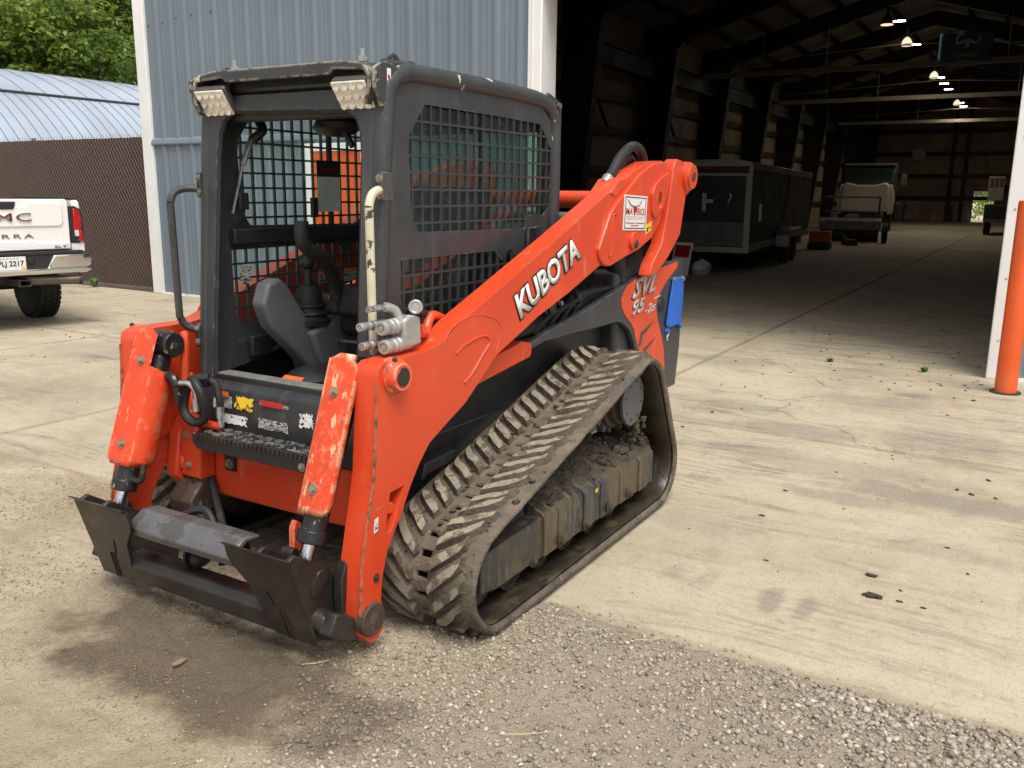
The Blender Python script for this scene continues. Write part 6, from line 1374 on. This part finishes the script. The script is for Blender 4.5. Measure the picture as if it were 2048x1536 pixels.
m = MB(); m.prism([(3.35, .40), (3.35, .68), (3.55, .82), (5.4, .82), (5.6, .68), (5.6, .40), (5.45, .40), (5.4, .62), (3.55, .62), (3.5, .4)], -.36, -.05); m.build('fender', 'trailer_alu', TR, bevel=.02)
for x in (4.0, 4.95):
    w = bpy.data.objects.new('wheel', None); COL.objects.link(w); w.parent = TR
    m = MB(); m.lathe((x, -.06, .34), (0, -1, 0), [(0, .20), (0, .31), (.03, .34), (.2, .34), (.23, .31), (.23, .20)], 30); m.build('tyre', 'tyre', w)
    m = MB(); m.cyl((x, -.1, .34), (x, -.27, .34), .20, seg=24); m.ring((x, -.27, .34), (x, -.29, .34), .205, .17, 24); m.build('rim', 'dull_grey', w)
tb('axle_frame', 'dull_dark', (.3, LT, .2, .3, .36, .46), (.3, LT, 1.4, 1.5, .36, .46), (3.9, 5.05, .0, 1.75, .28, .36))

def pos(x, y): return (x, y, 0)
# angle broom attachment
SW = thing('sweeper_attachment', 'low dark sweeper attachment with an upright frame standing before the white truck', 'sweeper', pos(-29.5, -3.4), R(8))
m = MB(); m.cyl((0, -.95, .38), (0, .95, .38), .36, seg=24); m.build('brush', 'dull_dark', SW)
m = MB(); m.prism([(-.45, .45), (-.38, .72), (.0, .84), (.38, .74), (.45, .45), (.42, .45), (.34, .70), (0, .80), (-.34, .69), (-.42, .45)], -1.0, 1.0); m.build('hood', 'dull_grey', SW)
for y in (-.9, .9): m = MB(); m.tube([(-.3, y, .5), (-.3, y, 1.55)], .03, 8); m.build('upright', 'dull_dark', SW)
m = MB(); m.tube([(-.3, -.9, 1.55), (-.3, .9, 1.55)], .03, 8); m.tube([(-.3, -.9, 1.05), (-.3, .9, 1.05)], .025, 8); m.build('cross_bar', 'dull_grey', SW)
m = MB(); m.lathe((.3, 1.05, .35), (0, 1, 0), [(0, .2), (.02, .34), (.18, .34), (.2, .2)], 24); m.build('gauge_wheel', 'tyre', SW)
m = MB(); m.b2(-.5, -.2, -.2, .25, .5, .95); m.build('motor_box', 'inner_beam', SW, bevel=.02)
# semi truck with its hood tipped
HT = thing('hood_truck', 'white highway truck with its big hood tipped open, deep in the shop', 'truck', pos(-40.5, -4.8), R(5))
m = MB(); m.prism([(-1.05, .9), (1.05, .9), (1.0, 2.05), (.82, 2.2), (.4, 2.08), (-.4, 2.08), (-.82, 2.2), (-1.0, 2.05)], -.6, .55, 'x'); m.build('tipped_hood', 'cab_white', HT, bevel=.08, bseg=3)
for s in (1, -1): m = MB(); m.prism([(s * .98, .75), (s * 1.2, .8), (s * 1.22, 1.6), (s * 1.1, 2.1), (s * .95, 2.1)], -.4, .45, 'x'); m.build('hood_fender', 'cab_white', HT, bevel=.05)
m = MB(); m.prism([(-2.6, .9), (-.9, .9), (-1.0, 2.3), (-1.25, 2.95), (-2.6, 3.05)], -1.15, 1.15); m.build('cab', 'dull_dark', HT, bevel=.08)
m = MB(); m.prism([(-1.0, 2.35), (1.0, 2.35), (.95, 2.85), (-.95, 2.85)], -1.08, -1.0, 'x'); m.build('windscreen', 'glass', HT)
m = MB(); m.b2(-2.2, -1.05, -1.15, 1.15, 2.98, 3.08); m.build('roof_visor', 'dull_grey', HT, bevel=.02)
m = MB(); m.b2(-7, .4, -.45, .45, .55, .85); m.build('chassis_rail', 'dull_dark', HT)
for y in (-1.0, 1.0): m = MB(); m.lathe((-.3, y - .15, .5), (0, 1, 0), [(0, .25), (0, .46), (.04, .5), (.26, .5), (.3, .46), (.3, .25)], 28); m.build('front_wheel', 'tyre', HT)
m = MB(); m.b2(-2.0, -1.0, 1.15, 1.45, .5, 1.3); m.build('fuel_tank', 'dull_dark', HT, bevel=.1); m = MB(); m.tube([(-1.2, 1.2, 1.9), (-1.1, 1.5, 2.0), (-1.1, 1.5, 2.6)], .03, 6); m.b2(-1.15, -1.05, 1.38, 1.62, 2.1, 2.6); m.build('mirror', 'dull_grey', HT)
# dark service truck by the far opening
ST = thing('service_truck', 'dark service truck with a white louvred box near the far opening', 'truck', pos(-39.5, 1.05), R(0))
m = MB(); m.b2(-4, .0, -.9, .9, .55, 1.3); m.build('body', 'dull_dark', ST, bevel=.05)
m = MB(); m.prism([(-2.2, 1.3), (-.3, 1.3), (-.6, 2.1), (-2.2, 2.15)], -.55, .85); m.build('cab', 'dull_dark', ST, bevel=.06)
m = MB(); m.b2(-1.0, -.35, -.85, -.25, 1.45, 2.45); bx_ = m.build('air_unit', 'cab_white', ST, bevel=.02)
for k in range(3): m = MB(); m.b2(-.352, -.34, -.80 + k * .18, -.66 + k * .18, 2.0, 2.38); m.build('louvre', 'dull_grey', bx_)
m = MB(); m.b2(-.02, .06, -.85, .85, .55, .68); m.build('bumper', 'dull_grey', ST)
for y in (-.75, .75): m = MB(); m.lathe((-.7, y - .12, .42), (0, 1, 0), [(0, .2), (0, .38), (.03, .42), (.22, .42), (.25, .38), (.25, .2)], 24); m.build('wheel', 'tyre', ST)
# orange toolbox, floor jack, floor sign, bag
TB = thing('tool_chest', 'low orange steel tool chest on the floor behind the trailer', 'tool chest', pos(-24.4, -3.3), R(4))
m = MB(); m.b2(-.25, .25, -.3, .3, .22, .55); m.build('chest', 'bollard', TB, bevel=.02); m = MB(); m.b2(-.27, .27, -.32, .32, .02, .20); m.build('base', 'dull_dark', TB, bevel=.01); m = MB(); m.tube([(.26, -.1, .40), (.30, -.1, .42), (.30, .1, .42), (.26, .1, .40)], .012, 6); m.build('handle', 'zinc', TB)
FJ = thing('floor_jack', 'small floor jack lying on the concrete past the orange chest', 'jack', pos(-27.3, -2.95), R(30)); m = MB(); m.b2(-.35, .25, -.14, .14, .08, .2); m.build('jack_frame', 'rusty', FJ, bevel=.02); m = MB(); m.tube([(-.3, 0, .2), (-.9, 0, .35)], .018, 8); m.build('jack_handle', 'dull_grey', FJ)
for x in (-.3, .2):
    m = MB(); m.cyl((x, -.17, .06), (x, .17, .06), .06, seg=12); m.build('jack_wheel', 'dull_dark', FJ)
FS = thing('floor_sign', 'leaning red and white floor sign behind the loader', 'sign', pos(-13.5, -3.66), R(-12))
Rb = Matrix.Rotation(R(-14), 3, 'Y'); m = MB(); m.box((0, 0, .33), (.03, .42, .66), Rb); m.build('board', 'trim_white', FS, bevel=.01)
for i, (w, h, z, mt) in enumerate(((.34, .24, .48, 'red_ink'), (.10, .08, .22, 'red_ink'), (.16, .06, .10, 'dull_grey'))):
    m = MB(); c_ = Rb @ Vector((.0175, 0, z - .33)) + Vector((0, 0, .33)); m.box(c_, (.003, w, h), Rb); m.build('printed_patch', mt, FS)
BG = MB(); BG.ball((-13.75, -3.33, .14), (.22, .20, .17), 20, jit=.35); tag(BG.build('plastic_bag', 'bag', smooth=60), 'crumpled white bag lying on the floor by the trailer', 'bag')
# clutter along the end wall
rc = random.Random(12)
for i, (y, w, h, mt, lab) in enumerate([(-5.2, .9, 1.3, 'inner_beam', 'pale board leaning on the end wall'), (-3.9, .35, .5, 'cab_white', 'white drum by the end wall'), (-3.0, .5, 1.1, 'dull_dark', 'dark welding cart near the end post'), (-2.05, .4, .6, 'inner_beam', 'tan carton beside the far opening'), (-6.3, .8, .8, 'dull_grey', 'grey parts rack behind the hood truck')]):
    t = thing(['board', 'drum', 'welding_cart', 'carton', 'parts_rack'][i], lab, ['board', 'drum', 'cart', 'carton', 'rack'][i], (-60.6, y, 0))
    if i == 1: m = MB(); m.lathe((0, 0, 0), (0, 0, 1), [(0, .16), (h * .5, .17), (h, .16), (h, 0)], 18); m.build('shell', mt, t); m = MB(); m.ring((0, 0, h - .02), (0, 0, h + .02), .17, .14, 18); m.build('rim', 'dull_grey', t)
    else:
        m = MB(); m.b2(-.15, .15, -w / 2, w / 2, .05, h * .6); m.build('lower_body', mt, t, bevel=.03); m = MB(); m.b2(-.1, .1, -w * .4, w * .4, h * .6, h); m.build('upper_body', mt, t, bevel=.03)
        for yy in (-w * .35, w * .35): m = MB(); m.b2(-.12, .12, yy - .03, yy + .03, 0, .06); m.build('foot', 'dull_dark', t)
